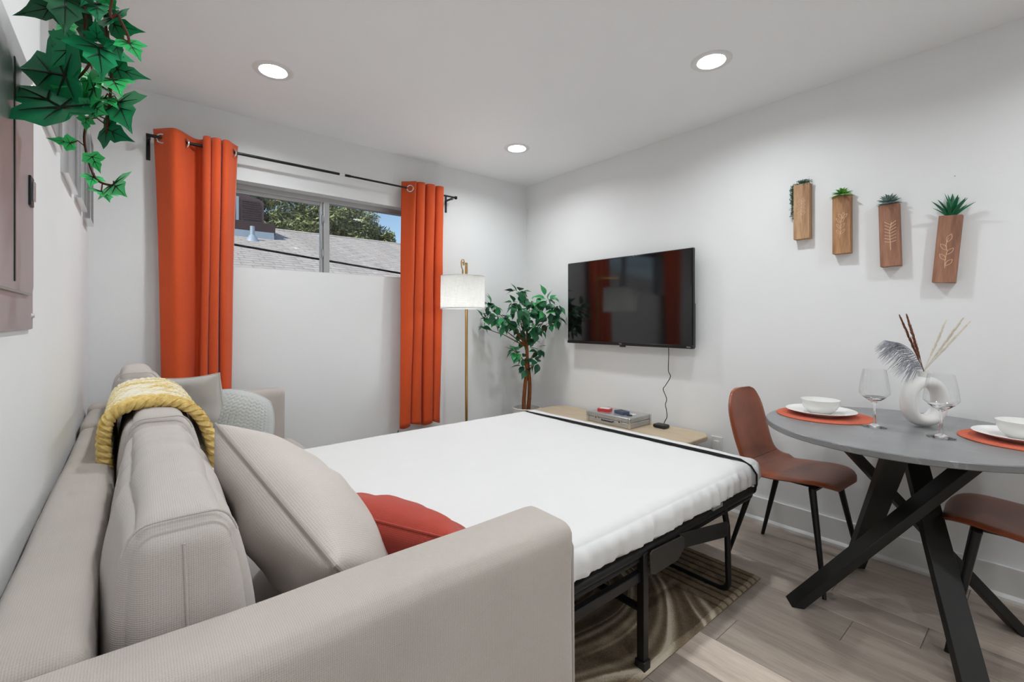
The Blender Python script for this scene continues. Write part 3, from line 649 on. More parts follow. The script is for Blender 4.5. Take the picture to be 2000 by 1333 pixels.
obj('seat_deck', MB().box((-.040, AY1+.004, .06), (.70, 2.50, .375)), 'sofa_fabric', sofa, bevel=.01)
obj('seat_base', MB().box((-.040, 2.504, .06), (.67, 2.898, .33)), 'sofa_fabric', sofa, bevel=.01)
obj('seat_cushion', softbox((-.040, 2.512, .33), (.735, 2.894, .50), .045, (26, 18, 10), (.01, .004, .016), cloth(.005, 5, 3)), 'sofa_fabric', sofa, fix=False)
obj('arm_seam', MB().tube([(FX+.001, AY0+.02, .10), (FX+.003, AY0+.018, .4), (FX+.002, AY0+.02, .69), (FX-.004, AY0+.035, .728), (FX-.006, AY1-.035, .738), (FX, AY1-.012, .70)], .0035, 6), 'sofa_fabric', sofa)
for fx, fy in ((XL+.08, .72), (FX-.07, .72), (XL+.08, 2.97), (FX-.10, 2.97)): obj('foot', MB().lathe([(0, 0), (.02, 0), (.026, .06), (0, .06)], (fx, fy, 0), 14), 'black_paint', sofa)
BY0, BY1, BX1, BZ = .905, 2.462, 2.285, .398
def roundrail(z, r, y0, y1, x1, x0, rc=.10, inset=0):
    pts = [(x0, y0, z)]
    for k in range(9):
        a = -PI/2 + PI/2*k/8; pts.append((x1-rc+rc*math.cos(a), y0+rc+rc*math.sin(a), z))
    for k in range(9):
        a = PI/2*k/8; pts.append((x1-rc+rc*math.cos(a), y1-rc+rc*math.sin(a), z))
    pts.append((x0, y1, z)); return MB().tube(pts, r, 10)
obj('bed_rail', roundrail(BZ, .0155, BY0, BY1, BX1, .60), 'black_metal', sofa)
obj('bed_rail', roundrail(BZ-.026, .010, BY0+.004, BY1-.004, BX1-.02, .60), 'black_metal', sofa)
obj('bed_deck', MB().box((.62, BY0+.01, BZ-.008), (BX1-.03, BY1-.01, BZ+.004)), 'black_fabric', sofa, bevel=.003)
for yy, nm in ((BY0-.006, 0), (BY1+.006, 1)):
    s = -1 if nm == 0 else 1
    obj('lower_rail', MB().bar((.62, yy-s*.01, .318), (1.33, yy-s*.01, .318), .022, .032), 'black_metal', sofa, bevel=.002)
    obj('bed_leg', MB().bar((1.322, yy, 0.0), (1.322, yy, .40), .028, .028, (1, 0, 0)), 'black_metal', sofa, bevel=.002)
    obj('leg_cap', MB().box((1.303, yy-.019, 0), (1.341, yy+.019, .04)), 'plastic_black', sofa, bevel=.003)
    def plate(pp, dy): return MB().prism(pp, 'Y', yy+s*dy-.003, yy+s*dy+.003)
    obj('hinge_plate', plate([(1.332, .396), (1.345, .404), (1.535, .396), (1.55, .385), (1.552, .348), (1.505, .318), (1.36, .318), (1.336, .328)], .020), 'dark_plate', sofa, bevel=.002)
    obj('link_plate', plate([(1.535, .400), (1.90, .342), (1.925, .325), (1.905, .282), (1.88, .281), (1.54, .343)], .010), 'black_paint', sofa, bevel=.002)
    obj('corner_bracket', MB().bar((BX1-.10, yy, BZ+.022), (BX1-.02, yy-s*.03, BZ+.024), .012, .006), 'chrome', sofa)
    obj('rail_clip', MB().bar((1.80, yy+s*.002, BZ+.02), (1.88, yy+s*.002, BZ+.02), .010, .014), 'aluminium', sofa)
obj('cross_bar', MB().bar((1.322, BY0, .205), (1.322, BY1, .205), .03, .008), 'black_metal', sofa)
ul = [(1.925, BY0+.004, .385), (1.955, BY0+.004, .30), (1.968, BY0+.004, .06)]
for k in range(1, 7): a = PI/2*k/6; ul.append((1.968, BY0+.004+.045*(1-math.cos(a)), .06-.045*math.sin(a)))
ul2 = [(x_, BY0+BY1-y_, z_) for x_, y_, z_ in reversed(ul)]
obj('bed_leg', MB().tube(ul+ul2, .0125, 10), 'black_metal', sofa)
for yy in (BY0+.10, BY1-.10): obj('leg_glide', MB().lathe([(0, 0), (.016, 0), (.016, .014), (0, .014)], (1.968, yy, 0), 12), 'plastic_black', sofa)

# mattress with its fitted sheet
def mdisp(p, u):
    side = min(1, max(0, abs(u[1])-.84)/.10); foot = max(0, u[0]-.9)/.1
    w = math.sin(p.x*95+3*nz(p, 5, 1))*.5 + nz((p.x*1, 0, p.z*.35), 26, 4)*1.2
    wy = math.sin(p.y*90+3*nz(p, 5, 2))*.5 + nz((p.y, 0, p.z*.35), 26, 6)*1.2
    low = 1-max(0, u[2])**2*.85
    p = p + Vector((foot*wy*.0035*low, (1 if u[1] > 0 else -1)*side*w*.008*low, 0))
    k_ = min(1, max(0, (u[2]-.1)/.85)); k_ = k_*k_*(3-2*k_)
    p.z += k_*(.004*nz(p, 2.2, 8) + .0022*nz((p.x*.35, p.y*2.4, 0), 7, 3) + .0012*nz((p.x*1.2, p.y*3.5, 0), 9, 5))
    if u[2] < -.6: p.y += (-1 if u[1] > 0 else 1)*side*.008
    return p
mat_ = thing('mattress', 'thin mattress in a white fitted sheet on the pulled-out bed frame', 'mattress', (1.25, 1.68, .405))
obj('sheet', softbox((.205, .885, .404), (2.286, 2.485, .530), .050, (190, 120, 16), (.012, .010, .012), mdisp), 'sheet_white', mat_, fix=False)
sp = []
for yv, zv in ((.886, .405), (.878, .44), (.880, .485), (.897, .514), (.945, .5325), (1.06, .5345), (1.3, .5365), (1.67, .5375), (2.0, .5365), (2.3, .5345), (2.42, .5325), (2.47, .517), (2.490, .47), (2.488, .41)): sp.append((yv, zv))
st = MB(); vv = []; ff = []
for i, (yv, zv) in enumerate(sp):
    hw = .017 if 5 <= i <= 8 else (.011 if i in (4, 9) else .006)
    xo = 2.150+.012*math.sin(i*.6)
    ny, nzz = (-.006, 0) if i < 3 else ((.006, 0) if i > 11 else (0, .004))
    for dx in (-hw, hw):
        vv.append((xo+dx, yv+ny, zv+nzz)); vv.append((xo+dx, yv+ny*1.6, zv+nzz*1.6+.0005))
for i in range(len(sp)-1):
    a = i*4; b = a+4
    ff += [(a, a+2, b+2, b), (a+1, b+1, b+3, a+3), (a, b, b+1, a+1), (a+2, a+3, b+3, b+2)]
st.add(vv, ff); o = obj('strap', st, 'black_fabric', mat_); o['label'] = 'black elastic strap across the foot end'

# back cushions
def cdisp(seed, y0, y1, xm):
    def d(p, u):
        s_ = (p.y-y0)/(y1-y0)
        ph_ = s_*19+3.2*nz((p.x*2.2, s_*2.4, p.z*2), 1.4, seed)
        fold = (math.sin(ph_)**3 + .6*nz((p.x*4, s_*9, p.z*3), 1.5, seed+5))*max(0, math.sin(PI*min(1, max(0, (s_-.10)/.86))))
        up = max(0, u[2]+.1)
        p = p + Vector((.003*fold*up*u[0], 0, .0055*fold*up)) + Vector((nz(p, 5, seed), nz(p, 5, seed+1)*.5, nz(p, 5, seed+2)))*.007
        cx_ = xm; k_ = 1 - .20*max(0, u[2])**2 + .10*max(0, 1-(u[2]+.15)**2)       # narrow crown, full belly
        p.x = cx_ + (p.x-cx_)*k_
        return p
    return d
def back_cushion(label, x0, x1, y0, y1, z0, z1, r, seed, lean=.0):
    th = thing('back_cushion', label, 'cushion', ((x0+x1)/2, (y0+y1)/2, z0), 0, 'loose back cushions on the sofa')
    d0 = cdisp(seed, y0, y1, (x0+x1)/2)
    def d(p, u): q = d0(p, u); q.x -= lean*(q.z-z0); return q
    obj('cover', softbox((x0, y0, z0), (x1, y1, z1), r, (22, 80, 32), (.018, .016, .030), d), 'cushion_fabric', th, fix=False)
    # box seam round the near end
    loop = []; n = 60
    for k in range(6, 25):
        a = 2*PI*k/n; cx, cz = (x0+x1)/2, (z0+z1)/2; hx, hz = (x1-x0)/2+.004, (z1-z0)/2+.005
        ca, sa = math.cos(a), math.sin(a); e = .32
        px = cx+hx*math.copysign(abs(ca)**e, ca); pz = cz+hz*math.copysign(abs(sa)**e, sa)
        uz_ = (pz-cz)/hz; px = cx+(px-cx)*(1-.20*max(0, uz_)**2+.10*max(0, 1-(uz_+.15)**2)); px -= lean*(pz-z0)
        loop.append((px, y0+.012, pz))
    obj('seam', MB().tube(loop, .0020, 6), 'cushion_fabric', th)
    cxm = (x0+x1)/2
    obj('seam', MB().tube([(cxm-lean*(z-z0), y0-.0165*max(0, 1-((z-(z0+z1)/2)/((z1-z0)/2))**2)**.7-.0005, z) for z in [z0+.03+(z1-z0-.06)*k/14 for k in range(15)]], .0022, 6), 'cushion_fabric', th)
    return th
back_cushion('near grey back cushion with box seam, beside the big sofa arm', -.012, .158, .838, 1.64, .38, .878, .045, 2, .03)
back_cushion('middle grey back cushion under the yellow throw', -.012, .168, 1.668, 2.46, .38, .892, .050, 9, .03)
back_cushion('far grey back cushion near the window wall', -.018, .15, 2.52, 2.885, .505, .950, .05, 15, .12)

# knitted throw over the middle cushion
th = thing('throw_blanket', 'chunky knitted yellow and cream throw draped over the middle back cushion', 'blanket', (.07, 2.1, .7))
prof = [(-.058, .735), (-.062, .78), (-.062, .84), (-.052, .885), (-.020, .914), (.045, .925), (.105, .916), (.152, .884), (.184, .83), (.203, .76), (.215, .69)]
def ppt(s):
    q = s*(len(prof)-1); i = min(int(q), len(prof)-2); f_ = q-i
    p0, p1, p2, p3 = prof[max(i-1, 0)], prof[i], prof[i+1], prof[min(i+2, len(prof)-1)]
    return [.5*((2*p1[k])+(p2[k]-p0[k])*f_+(2*p0[k]-5*p1[k]+4*p2[k]-p3[k])*f_*f_+(3*p1[k]-p0[k]-3*p2[k]+p3[k])*f_**3) for k in (0, 1)]
def row(mb, y, r, nst, ph, bow, lift=0):
    for strand in (0, 1):
        pts = []
        for k in range(nst*6+1):
            s = k/(nst*6); px, pz = ppt(s); ax, az = ppt(min(1, s+.01)); bx, bz = ppt(max(0, s-.01))
            tx, tz = ax-bx, az-bz; L = math.hypot(tx, tz); nx, nz_ = -tz/L, tx/L
            if nz_ < 0 and .2 < s < .8: nx, nz_ = -nx, -nz_
            a = 2*PI*k/6*.5 + strand*PI + ph
            out = r*.75*math.cos(a) + lift; side = r*.95*math.sin(a)
            yy = y + side - bow*math.sin(PI*s)**.7
            pts.append((px+nx*out, yy, pz+nz_*out))
        mb.tube(pts, r, 5)
body = MB(); nrow = 27
for j in range(nrow): row(body, 1.885+j*.0225, .0088, 34, j*1.3, .03*(1-j/nrow))
obj('knit_rows', body, 'throw_yarn', th, fix=False)
for k in (0, 1):
    b_ = MB(); row(b_, 1.855-k*.026, .0112, 28, k*1.7, .032, .003); obj('border_braid', b_, 'throw_border', th, fix=False)
obj('backing', MB().grid(lambda u, v: Vector((ppt(u)[0], 1.845+v*.63-.03*math.sin(PI*u)**.7*(1-v), ppt(u)[1])), 40, 8), 'throw_yarn', th, fix=False)

# pillows
e1 = Vector((-.118, .50, .18)).normalized()
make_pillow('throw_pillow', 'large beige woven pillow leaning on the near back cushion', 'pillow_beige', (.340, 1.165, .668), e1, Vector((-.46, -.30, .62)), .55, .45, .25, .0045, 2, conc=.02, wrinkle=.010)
make_pillow('throw_pillow', 'rust red woven pillow beside the big beige pillow on the bed', 'pillow_red', (.535, 1.10, .606), Vector((-.26, .46, .03)), Vector((-.42, -.18, .40)), .45, .33, .18, .0035, 5, conc=.03, wrinkle=.007)
make_pillow('throw_pillow', 'small plain grey pillow with peaked corners by the far arm', 'pillow_grey', (.215, 2.68, .735), Vector((.55, -.55, .05)), Vector((-.25, .0, .9)), .38, .38, .15, .003, 8, conc=.09, wrinkle=.01)
def kn(u, v): return .0055*(abs(math.sin(u*42))**.6)*(.55+.45*math.sin(v*70+math.sin(u*42)*1.5))
make_pillow('throw_pillow', 'grey chunky-knit pillow in front of the plain grey pillow', 'pillow_knit', (.385, 2.60, .655), Vector((.62, -.40, -.12)), Vector((-.15, .10, .9)),   .37, .37, .18, .003, 11, n=90, rnd_=.75, conc=.0, pinch=.55, wrinkle=.003, knit=kn)

# ------------------------------------------------------------------ rug
def rug():
    x0, x1, y0, y1 = .78, 2.205, .872, 2.45
    nx, ny = 330, 320; vv = []; tone = []; ff = []
    for j in range(ny+1):
        for i in range(nx+1):
            x = x0+(x1-x0)*i/nx; y = y0+(y1-y0)*j/ny
            edge = min(x-x0, x1-x, y-y0, y1-y)
            bx = 1.72+.10*math.sin((y-.6)*3.0)
            k = min(1, max(0, (x-bx)/.06)) ; k = k*k*(3-2*k)
            d = math.hypot((x-1.36)*1.0, (y-1.55)*.9)
            wob = .10*noise.noise(Vector((x*2.2, y*2.2, 3.1)))
            sw = math.sin((d+wob)*150) ; sw2 = math.sin((d+wob)*44+1.0)
            fr = ((d+wob*1.3)*11) % 1.0; a = .40+.16*sw2+.24*sw*(.5+.5*sw2) + .60*max(0, 1-abs(fr-.5)/.08)*min(1, max(0, .7+1.2*noise.noise(Vector((x*4, y*4, 9)))))
            s = abs(math.sin(x*PI/.046)); b = .42-.40*(1-min(1, s*1.8))
            tn = a*(1-k)+b*k
            if y < y0+.02: tn += .22
            z = .010 + .004*(sw2*(1-k)) + .004*k*min(1, s*2) + .0018*noise.noise(Vector((x*90, y*90, 0)))
            if edge < .012: z *= .35+.65*max(0, edge)/.012
            x_, y_ = x, y
            vv.append((x_, y_, z)); tone.append(tn)
    for j in range(ny):
        for i in range(nx): a = j*(nx+1)+i; ff.append((a, a+1, a+nx+2, a+nx+1))
    mb = MB().add(vv, ff)
    n0 = len(mb.v); mb.add([(x0, y0, .001), (x1, y0, .001), (x1, y1, .001), (x0, y1, .001)], [(3, 2, 1, 0)])
    me = mb.mesh('area_rug', 'rug_pile', fix=False)
    at2 = me.attributes.new('tone', 'FLOAT', 'POINT'); at2.data.foreach_set('value', tone+[.5]*4)
    o = obj('area_rug', me, None); return tag(o, 'brown carved-pile area rug with wavy lines under the bed frame', 'rug')
rug()

# ------------------------------------------------------------------ dining table
TC = Vector((2.357, .40, 0)); TR = .474
dt = thing('dining_table', 'round dark grey stone-look dining table on crossed black legs', 'table', tuple(TC))
obj('table_top', MB().lathe([(0, .726), (TR-.004, .726), (TR, .729), (TR, .747), (TR-.003, .75), (0, .75)], tuple(TC), 96), 'stone_top', dt)
thf, ph, rf, rt = math.radians(127), math.radians(150), .385, .25
for k in range(4):
    a = thf-k*PI/2
    f0 = TC+Vector((rf*math.cos(a), rf*math.sin(a), 0)); t0 = TC+Vector((rt*math.cos(a+ph), rt*math.sin(a+ph), .722))
    d = (t0-f0).normalized(); side = Vector((-math.sin(a), math.cos(a), 0)); u = (side-d*side.dot(d)).normalized(); w = d.cross(u)
    wd, tk = .078, .034; vv = []
    for p in (f0, t0):
        for su, sw in ((-1, -1), (1, -1), (1, 1), (-1, 1)):
            q = p+u*su*wd/2+w*sw*tk/2; q = q - d*((q.z-p.z)/d.z); vv.append(q)
    obj('leg', MB().add(vv, [(0, 1, 2, 3), (7, 6, 5, 4), (0, 4, 5, 1), (1, 5, 6, 2), (2, 6, 7, 3), (3, 7, 4, 0)]), 'black_paint', dt, bevel=.0025)
obj('centre_bolt', MB().lathe([(0, -.012), (.012, -.012), (.012, .012), (0, .012)], tuple(TC+Vector((0, 0, .42))), 12), 'chrome', dt)
obj('mount_plate', MB().lathe([(0, .716), (.30, .716), (.30, .726), (0, .726)], tuple(TC), 40), 'black_paint', dt)

# dining chairs: local frame, facing -Y
def chair(label, loc, rz):
    th = thing('dining_chair', label, 'chair', loc, rz, 'tan leather dining chairs')
    cl = [(-.235, .430), (-.215, .452), (-.17, .462), (-.10, .458), (0, .447), (.08, .444), (.13, .455), (.165, .49), (.19, .55), (.215, .64), (.236, .73), (.25, .80), (.253, .822)]
    wd = [.10, .165, .20, .217, .222, .212, .198, .180, .178, .182, .172, .125, .07]
    def surf(i0, i1, nm, bulge):
        n = 18; m = 16; vv = []; ff = []
        def cr(arr, q):
            i = min(int(q), len(arr)-2); f_ = q-i; g = lambda j: arr[min(max(j, 0), len(arr)-1)]
            p0, p1, p2, p3 = g(i-1), g(i), g(i+1), g(i+2)
            return .5*((2*p1)+(p2-p0)*f_+(2*p0-5*p1+4*p2-p3)*f_*f_+(3*p1-p0-3*p2+p3)*f_**3)
        ys = [c[0] for c in cl]; zs = [c[1] for c in cl]
        rings = []
        for j in range(n+1):
            q = i0+(i1-i0)*j/n; y, z, w = cr(ys, q), cr(zs, q), cr(wd, q)
            y2, z2 = cr(ys, min(q+.05, 12)), cr(zs, min(q+.05, 12)); y3, z3 = cr(ys, max(q-.05, 0)), cr(zs, max(q-.05, 0))
            ty, tz = y2-y3, z2-z3; L = math.hypot(ty, tz); ny, nz_ = -tz/L, ty/L
            T = .026
            ring = []
            for k in range(m):
                a = 2*PI*k/m; cx = math.cos(a); sx = math.sin(a)
                X = w*math.copysign(abs(cx)**.55, cx); off = T/2*math.copysign(abs(sx)**.7, sx)
                cup = .020*(abs(X)/max(w, .01))**2*(1 if q > 5 else .25)
                ring.append(Vector((X, y+ny*(off+cup), z+nz_*(off+cup))))
            rings.append(ring)
        vv = [p for r_ in rings for p in r_]
        for j in range(n):
            for k in range(m): ff.append((j*m+k, j*m+(k+1) % m, (j+1)*m+(k+1) % m, (j+1)*m+k))
        ff.append(tuple(reversed(range(m)))); ff.append(tuple(n*m+k for k in range(m)))
        obj(nm, MB().add(vv, ff), 'leather', th, local=True)
    surf(0, 6.6, 'seat', 0); surf(6.63, 12, 'backrest', 0)
    for sx in (-1, 1):
        for (yt, yb, xt, xb) in ((-.15, -.222, .15, .222), (.10, .215, .13, .186)):
            obj('leg', MB().tube([(sx*xb, yb, 0), (sx*(xb+xt)/2, (yb+yt)/2, .215), (sx*xt, yt, .43)], [.0085, .012, .015], 12), 'black_metal', th, local=True)
    obj('under_frame', MB().bar((-.15, -.15, .428), (.15, -.15, .428), .03, .01).bar((-.13, .10, .428), (.13, .10, .428), .03, .01).bar((-.10, -.15, .428), (-.10, .10, .428), .03, .01).bar((.10, -.15, .428), (.10, .10, .428), .03, .01), 'black_metal', th, local=True)
    return th
chair('tan leather dining chair between the bed foot and the table', (2.482, .845, 0), math.radians(-3))
chair('tan leather dining chair at the right edge of the picture, tucked to the table', (2.46, .045, 0), math.radians(183))

# place settings
def setting(cx, cy, which):
    tag(obj('placemat', MB().lathe([(0, .7505), (.182, .7505), (.185, .752), (.183, .7545), (0, .7545)], (cx, cy-.012, 0), 64), 'placemat'), f'round burnt-orange woven placemat {which}', 'placemat', 'orange placemats')
    tag(obj('dinner_plate', MB().lathe([(0, .7547), (.07, .7547), (.074, .758), (.105, .7655), (.134, .7755), (.136, .777), (.134, .7783), (.105, .770), (.078, .764), (0, .763)], (cx, cy, 0), 64), 'ceramic'), f'shallow white dinner plate {which}', 'plate', 'white dinner plates')
    tag(obj('bowl', MB().lathe([(0, .7635), (.040, .7635), (.044, .767), (.062, .783), (.072, .803), (.0755, .822), (.0755, .8245), (.0735, .8245), (.069, .803), (.058, .786), (.03, .7735), (0, .7725)], (cx-.012, cy-.002, 0), 56), 'ceramic'), f'white bowl on the plate {which}', 'bowl', 'white bowls')
setting(2.397, .692, 'at the far place near the leather chair')
setting(2.432, .078, 'at the near place cut by the right edge')
def glass(loc, label):
    th = thing('wine_glass', label, 'wine glass', loc, 0, 'clear wine glasses')
    obj('stem', MB().lathe([(0, 0), (.040, .0005), (.041, .002), (.020, .006), (.007, .013), (.0042, .028), (.0040, .086), (.006, .096), (.020, .106), (.038, .121), (.0365, .1225), (.018, .113), (0, .110)], (0, 0, 0), 48), 'clear_glass', th, local=True)
    obj('bowl', MB().lathe([(.0372, .1218), (.0505, .135), (.0512, .139), (.047, .180), (.0375, .232), (.0366, .2325), (.0366, .2318)], (0, 0, 0), 48), 'thin_glass', th, local=True)
    return th
g1 = glass((2.305, .478, .7502), 'clear wine glass left of the white ring vase')
dup(g1, (2.282, .277, .7502), 0, 'clear wine glass standing in front of the white ring vase')
# ring vase
vx, vy_ = 2.474, .352; vr = R.copy()           # the ring faces across the room
va = thing('ring_vase', 'white ceramic ring vase with a round opening on the dining table', 'vase', (vx, vy_, .75))
ex = Vector((.80, -.60, 0)); pts = []; rad = []
mb = MB(); n = 56; m = 16; vv = []; ff = []
exn = Vector((ex.y, -ex.x, 0))
for i in range(n):
    a = 2*PI*i/n
    cc = Vector((0, 0, .1030)) + ex*.0665*math.copysign(abs(math.cos(a))**.85, math.cos(a)) + Vector((0, 0, .0775*math.copysign(abs(math.sin(a))**.85, math.sin(a))))
    dd = (ex*math.cos(a) + Vector((0, 0, math.sin(a)))).normalized()
    for j in range(m):
        b = 2*PI*j/m; q = cc + dd*.0240*math.cos(b) + exn*.033*math.sin(b)
        q.z = max(q.z, .0025); vv.append(q)
for i in range(n):
    for j in range(m): ff.append((i*m+j, ((i+1) % n)*m+j, ((i+1) % n)*m+(j+1) % m, i*m+(j+1) % m))
obj('ring', mb.add(vv, ff), 'ceramic_matte', va, local=True)
obj('neck', MB().lathe([(.026, .170), (.0215, .190), (.0205, .205), (.0225, .221), (.0225, .224), (.019, .224), (.017, .20), (0, .195)], (0, 0, 0), 28), 'ceramic_matte', va, local=True)
nt = Vector((vx, vy_, .75+.224)); tv = (nt-Vector((0, 0, CAMZ))).dot(F)
rp = random.Random(9)
def plume(name, label, cat, x, y, dt, r, mat, n=220):
    base = nt - Vector((0, 0, .03)); tip = at(x, y, tv+dt); d = (tip-nt)
    th = thing(name, label, cat, tuple(base), 0, 'dried stems in the ring vase')
    L = d.length
    obj('stem', MB().tube([base, nt+d*.02, nt+d*.5, tip], [.0014, .0014, .0012, .0006], 5), mat, th)
    mb = MB()
    for k in range(n):
        s = .18+.8*k/n; p = nt+d*s; w = r*math.sin(PI*min(1, (s-.12)/.9))**.6
        a = rp.uniform(0, 2*PI); o1 = d.normalized().orthogonal().normalized(); o2 = d.normalized().cross(o1)
        q = p + (o1*math.cos(a)+o2*math.sin(a))*w*rp.uniform(.6, 1.1) + d.normalized()*.022
        mb.tube([p, p.lerp(q, .55)+d.normalized()*.001, q], [.0010, .0012, .0003], 4, cap=False)
    tag(obj('plume', mb, mat, th, fix=False), kind='stuff')
plume('dried_grass_stem', 'left brown dried grass plume in the ring vase', 'dried grass', 1759, 621, -.02, .006, 'plume_brown')
plume('dried_grass_stem', 'right brown dried grass plume in the ring vase', 'dried grass', 1772, 620, .03, .0065, 'plume_brown')
plume('dried_grass_stem', 'leftmost cream dried grass plume in the ring vase', 'dried grass', 1846, 631, .03, .0055, 'plume_cream')
plume('dried_grass_stem', 'middle cream dried grass plume in the ring vase', 'dried grass', 1878, 626, -.02, .006, 'plume_cream')
plume('dried_grass_stem', 'rightmost cream dried grass plume in the ring vase', 'dried grass', 1893, 630, .02, .005, 'plume_cream')
fe = thing('dried_plume', 'wide drooping grey feathery plume on the left of the ring vase', 'dried plume', tuple(nt-Vector((0, 0, .03))), 0, 'dried stems in the ring vase')
spine = stem([nt-Vector((0, 0, .03)), nt+Vector((0, 0, .004)), at(1795, 706, tv), at(1778, 684, tv+.01), at(1760, 672, tv+.02), at(1744, 668, tv+.02)])
obj('stem', MB().tube(spine, .0012, 5), 'plume_grey', fe)
mb = MB()
for k in range(170):
    s = .25+.75*k/170; i = int(s*(len(spine)-1)); p = spine[i]
    ln = .030+.075*math.sin(PI*min(1, (s-.1)*.95)); fan = rp.uniform(-.2, 1)
    dirn = (-R*rp.uniform(.75, 1.05) + Vector((0, 0, -.15-.75*fan*(1-s*.55))) + F*rp.uniform(-.35, .35)).normalized()
    q1 = p+dirn*ln*.5+Vector((0, 0, .010)); q2 = p+dirn*ln+Vector((0, 0, -.012-.03*rp.random()*(1.2-s)))
    mb.tube([p, q1, q2], [.0005, .0011, .0002], 4, cap=False)
tag(obj('barbs', mb, 'plume_grey', fe, fix=False), kind='stuff')

# ------------------------------------------------------------------ television and what hangs from it
TX = 2.755
tv_ = thing('television', 'flat black wall-mounted television on the right wall', 'television', (XR, 2.05, 1.0))
TY0, TY1, TZ0, TZ1 = 1.500, 2.594, .998, 1.650
obj('case', MB().box((TX+.006, TY0, TZ0), (TX+.030, TY1, TZ1)), 'screen_frame', tv_, bevel=.003)
obj('rear_housing', MB().box((TX+.030, TY0+.01, TZ0+.0), (TX+.062, TY1-.25, TZ0+.30)), 'screen_frame', tv_, bevel=.01)
obj('screen', MB().box((TX, TY0+.006, TZ0+.022), (TX+.007, TY1-.006, TZ1-.006)), 'screen_glass', tv_, bevel=.0008)
obj('lower_bezel', MB().box((TX-.001, TY0+.001, TZ0), (TX+.008, TY1-.001, TZ0+.0215)), 'screen_frame', tv_, bevel=.002)
obj('sensor', MB().box((TX-.003, 2.02, TZ0-.011), (TX+.008, 2.07, TZ0+.004)), 'screen_frame', tv_, bevel=.003)
obj('wall_mount', MB().box((TX+.062, 1.85, 1.15), (XR, 2.15, 1.22)).box((TX+.030, 1.85, 1.35), (XR, 2.15, 1.42)), 'black_metal', tv_)
def text(body, size, loc, rot, mat, parent, name):
    cu = bpy.data.curves.new(name, 'FONT'); cu.body = body; cu.size = size; cu.extrude = .0002
    tmp = bpy.data.objects.new(name, cu); COL.objects.link(tmp); bpy.context.view_layer.update()
    me = bpy.data.meshes.new_from_object(tmp.evaluated_get(bpy.context.evaluated_depsgraph_get())); bpy.data.objects.remove(tmp)
    me.materials.clear(); me.materials.append(M[mat])
    o = bpy.data.objects.new(name, me); COL.objects.link(o); o.parent = parent
    o.location = Vector(loc)-WORLD[parent]; o.rotation_euler = rot; return o
text('TCL', .014, (TX-.0018, 2.075, TZ0+.007), (PI/2, 0, -PI/2), 'mark_white', tv_, 'lettering')
text('Roku', .013, (TX-.0018, TY0+.042, TZ0+.007), (PI/2, 0, -PI/2), 'mark_white', tv_, 'lettering')
cord = thing('power_cord', 'black television power cord hanging to its adapter on the low table', 'power cord', (2.73, 1.69, .466))
cp = [(TX+.03, 1.69, TZ0+.02), (2.79, 1.692, .94), (2.80, 1.70, .84), (2.80, 1.685, .80), (2.79, 1.715, .74), (2.785, 1.73, .71), (2.785, 1.705, .65), (2.78, 1.71, .61), (2.775, 1.70, .575), (2.765, 1.69, .53), (2.76, 1.705, .495), (2.745, 1.70, .478)]
obj('cord', MB().tube(stem(cp), .0028, 6), 'plastic_black', cord)
obj('adapter', softbox((2.68, 1.655, .4665), (2.745, 1.745, .490), .008, (6, 6, 6)), 'plastic_black', cord)
tag(obj('wall_outlet', MB().box((XR-.006, 1.352, .330), (XR, 1.422, .445)).box((XR-.012, 1.37, .36), (XR-.006, 1.404, .42)), 'plastic_white', bevel=.002), 'white wall outlet plate at the end of the low table', 'outlet')

# low table behind the bed foot
ct_ = thing('coffee_table', 'pale wood low table with rounded corners between bed foot and wall', 'table', (2.575, 2.05, 0))
CX0, CX1, CY0, CY1 = 2.33, 2.815, 1.39, 2.72; rc = .11; poly = []
for cx, cy_, a0 in ((CX1-rc, CY0+rc, -PI/2), (CX1-rc, CY1-rc, 0), (CX0+rc, CY1-rc, PI/2), (CX0+rc, CY0+rc, PI)):
    for k in range(9): a = a0+PI/2*k/8; poly.append((cx+rc*math.cos(a), cy_+rc*math.sin(a)))
obj('table_top', MB().prism(poly, 'Z', .436, .465), 'wood_pale', ct_, bevel=.006)
for cx, cy_ in ((CX0+.09, CY0+.14), (CX1-.09, CY0+.14), (CX0+.09, CY1-.14), (CX1-.09, CY1-.14)): obj('leg', MB().tube([(cx, cy_, 0), (cx, cy_, .438)], [.014, .021], 14), 'wood_pale', ct_)
obj('apron', MB().box((CX0+.08, CY0+.13, .39), (CX1-.08, CY0+.15, .438)).box((CX0+.08, CY1-.15, .39), (CX1-.08, CY1-.13, .438)), 'wood_pale', ct_)
ca = thing('metal_case', 'silver aluminium chip case lying on the low table', 'case', (2.61, 1.98, .4655))
obj('body', MB().box((2.502, 1.802, .4657), (2.738, 2.158, .502)), 'aluminium', ca, bevel=.004)
obj('lid', MB().box((2.502, 1.802, .5035), (2.738, 2.158, .536)), 'aluminium', ca, bevel=.004)
for yy in (1.803, 2.157):
    for xx in (2.503, 2.737): obj('corner_cap', MB().box((xx-.008, yy-.008, .4657), (xx+.008, yy+.008, .5365)), 'chrome', ca, bevel=.003)
for yy in (1.88, 2.08):
    la = obj('latch', MB().box((2.497, yy-.014, .490), (2.503, yy+.014, .518)), 'chrome', ca, bevel=.001); obj('keyhole', MB().box((2.4955, yy-.004, .497), (2.4975, yy+.004, .507)), 'plastic_black', la)
obj('handle', MB().tube([(2.502, 1.93, .497), (2.492, 1.935, .493), (2.492, 2.025, .493), (2.502, 2.03, .497)], .004, 8), 'plastic_black', ca)
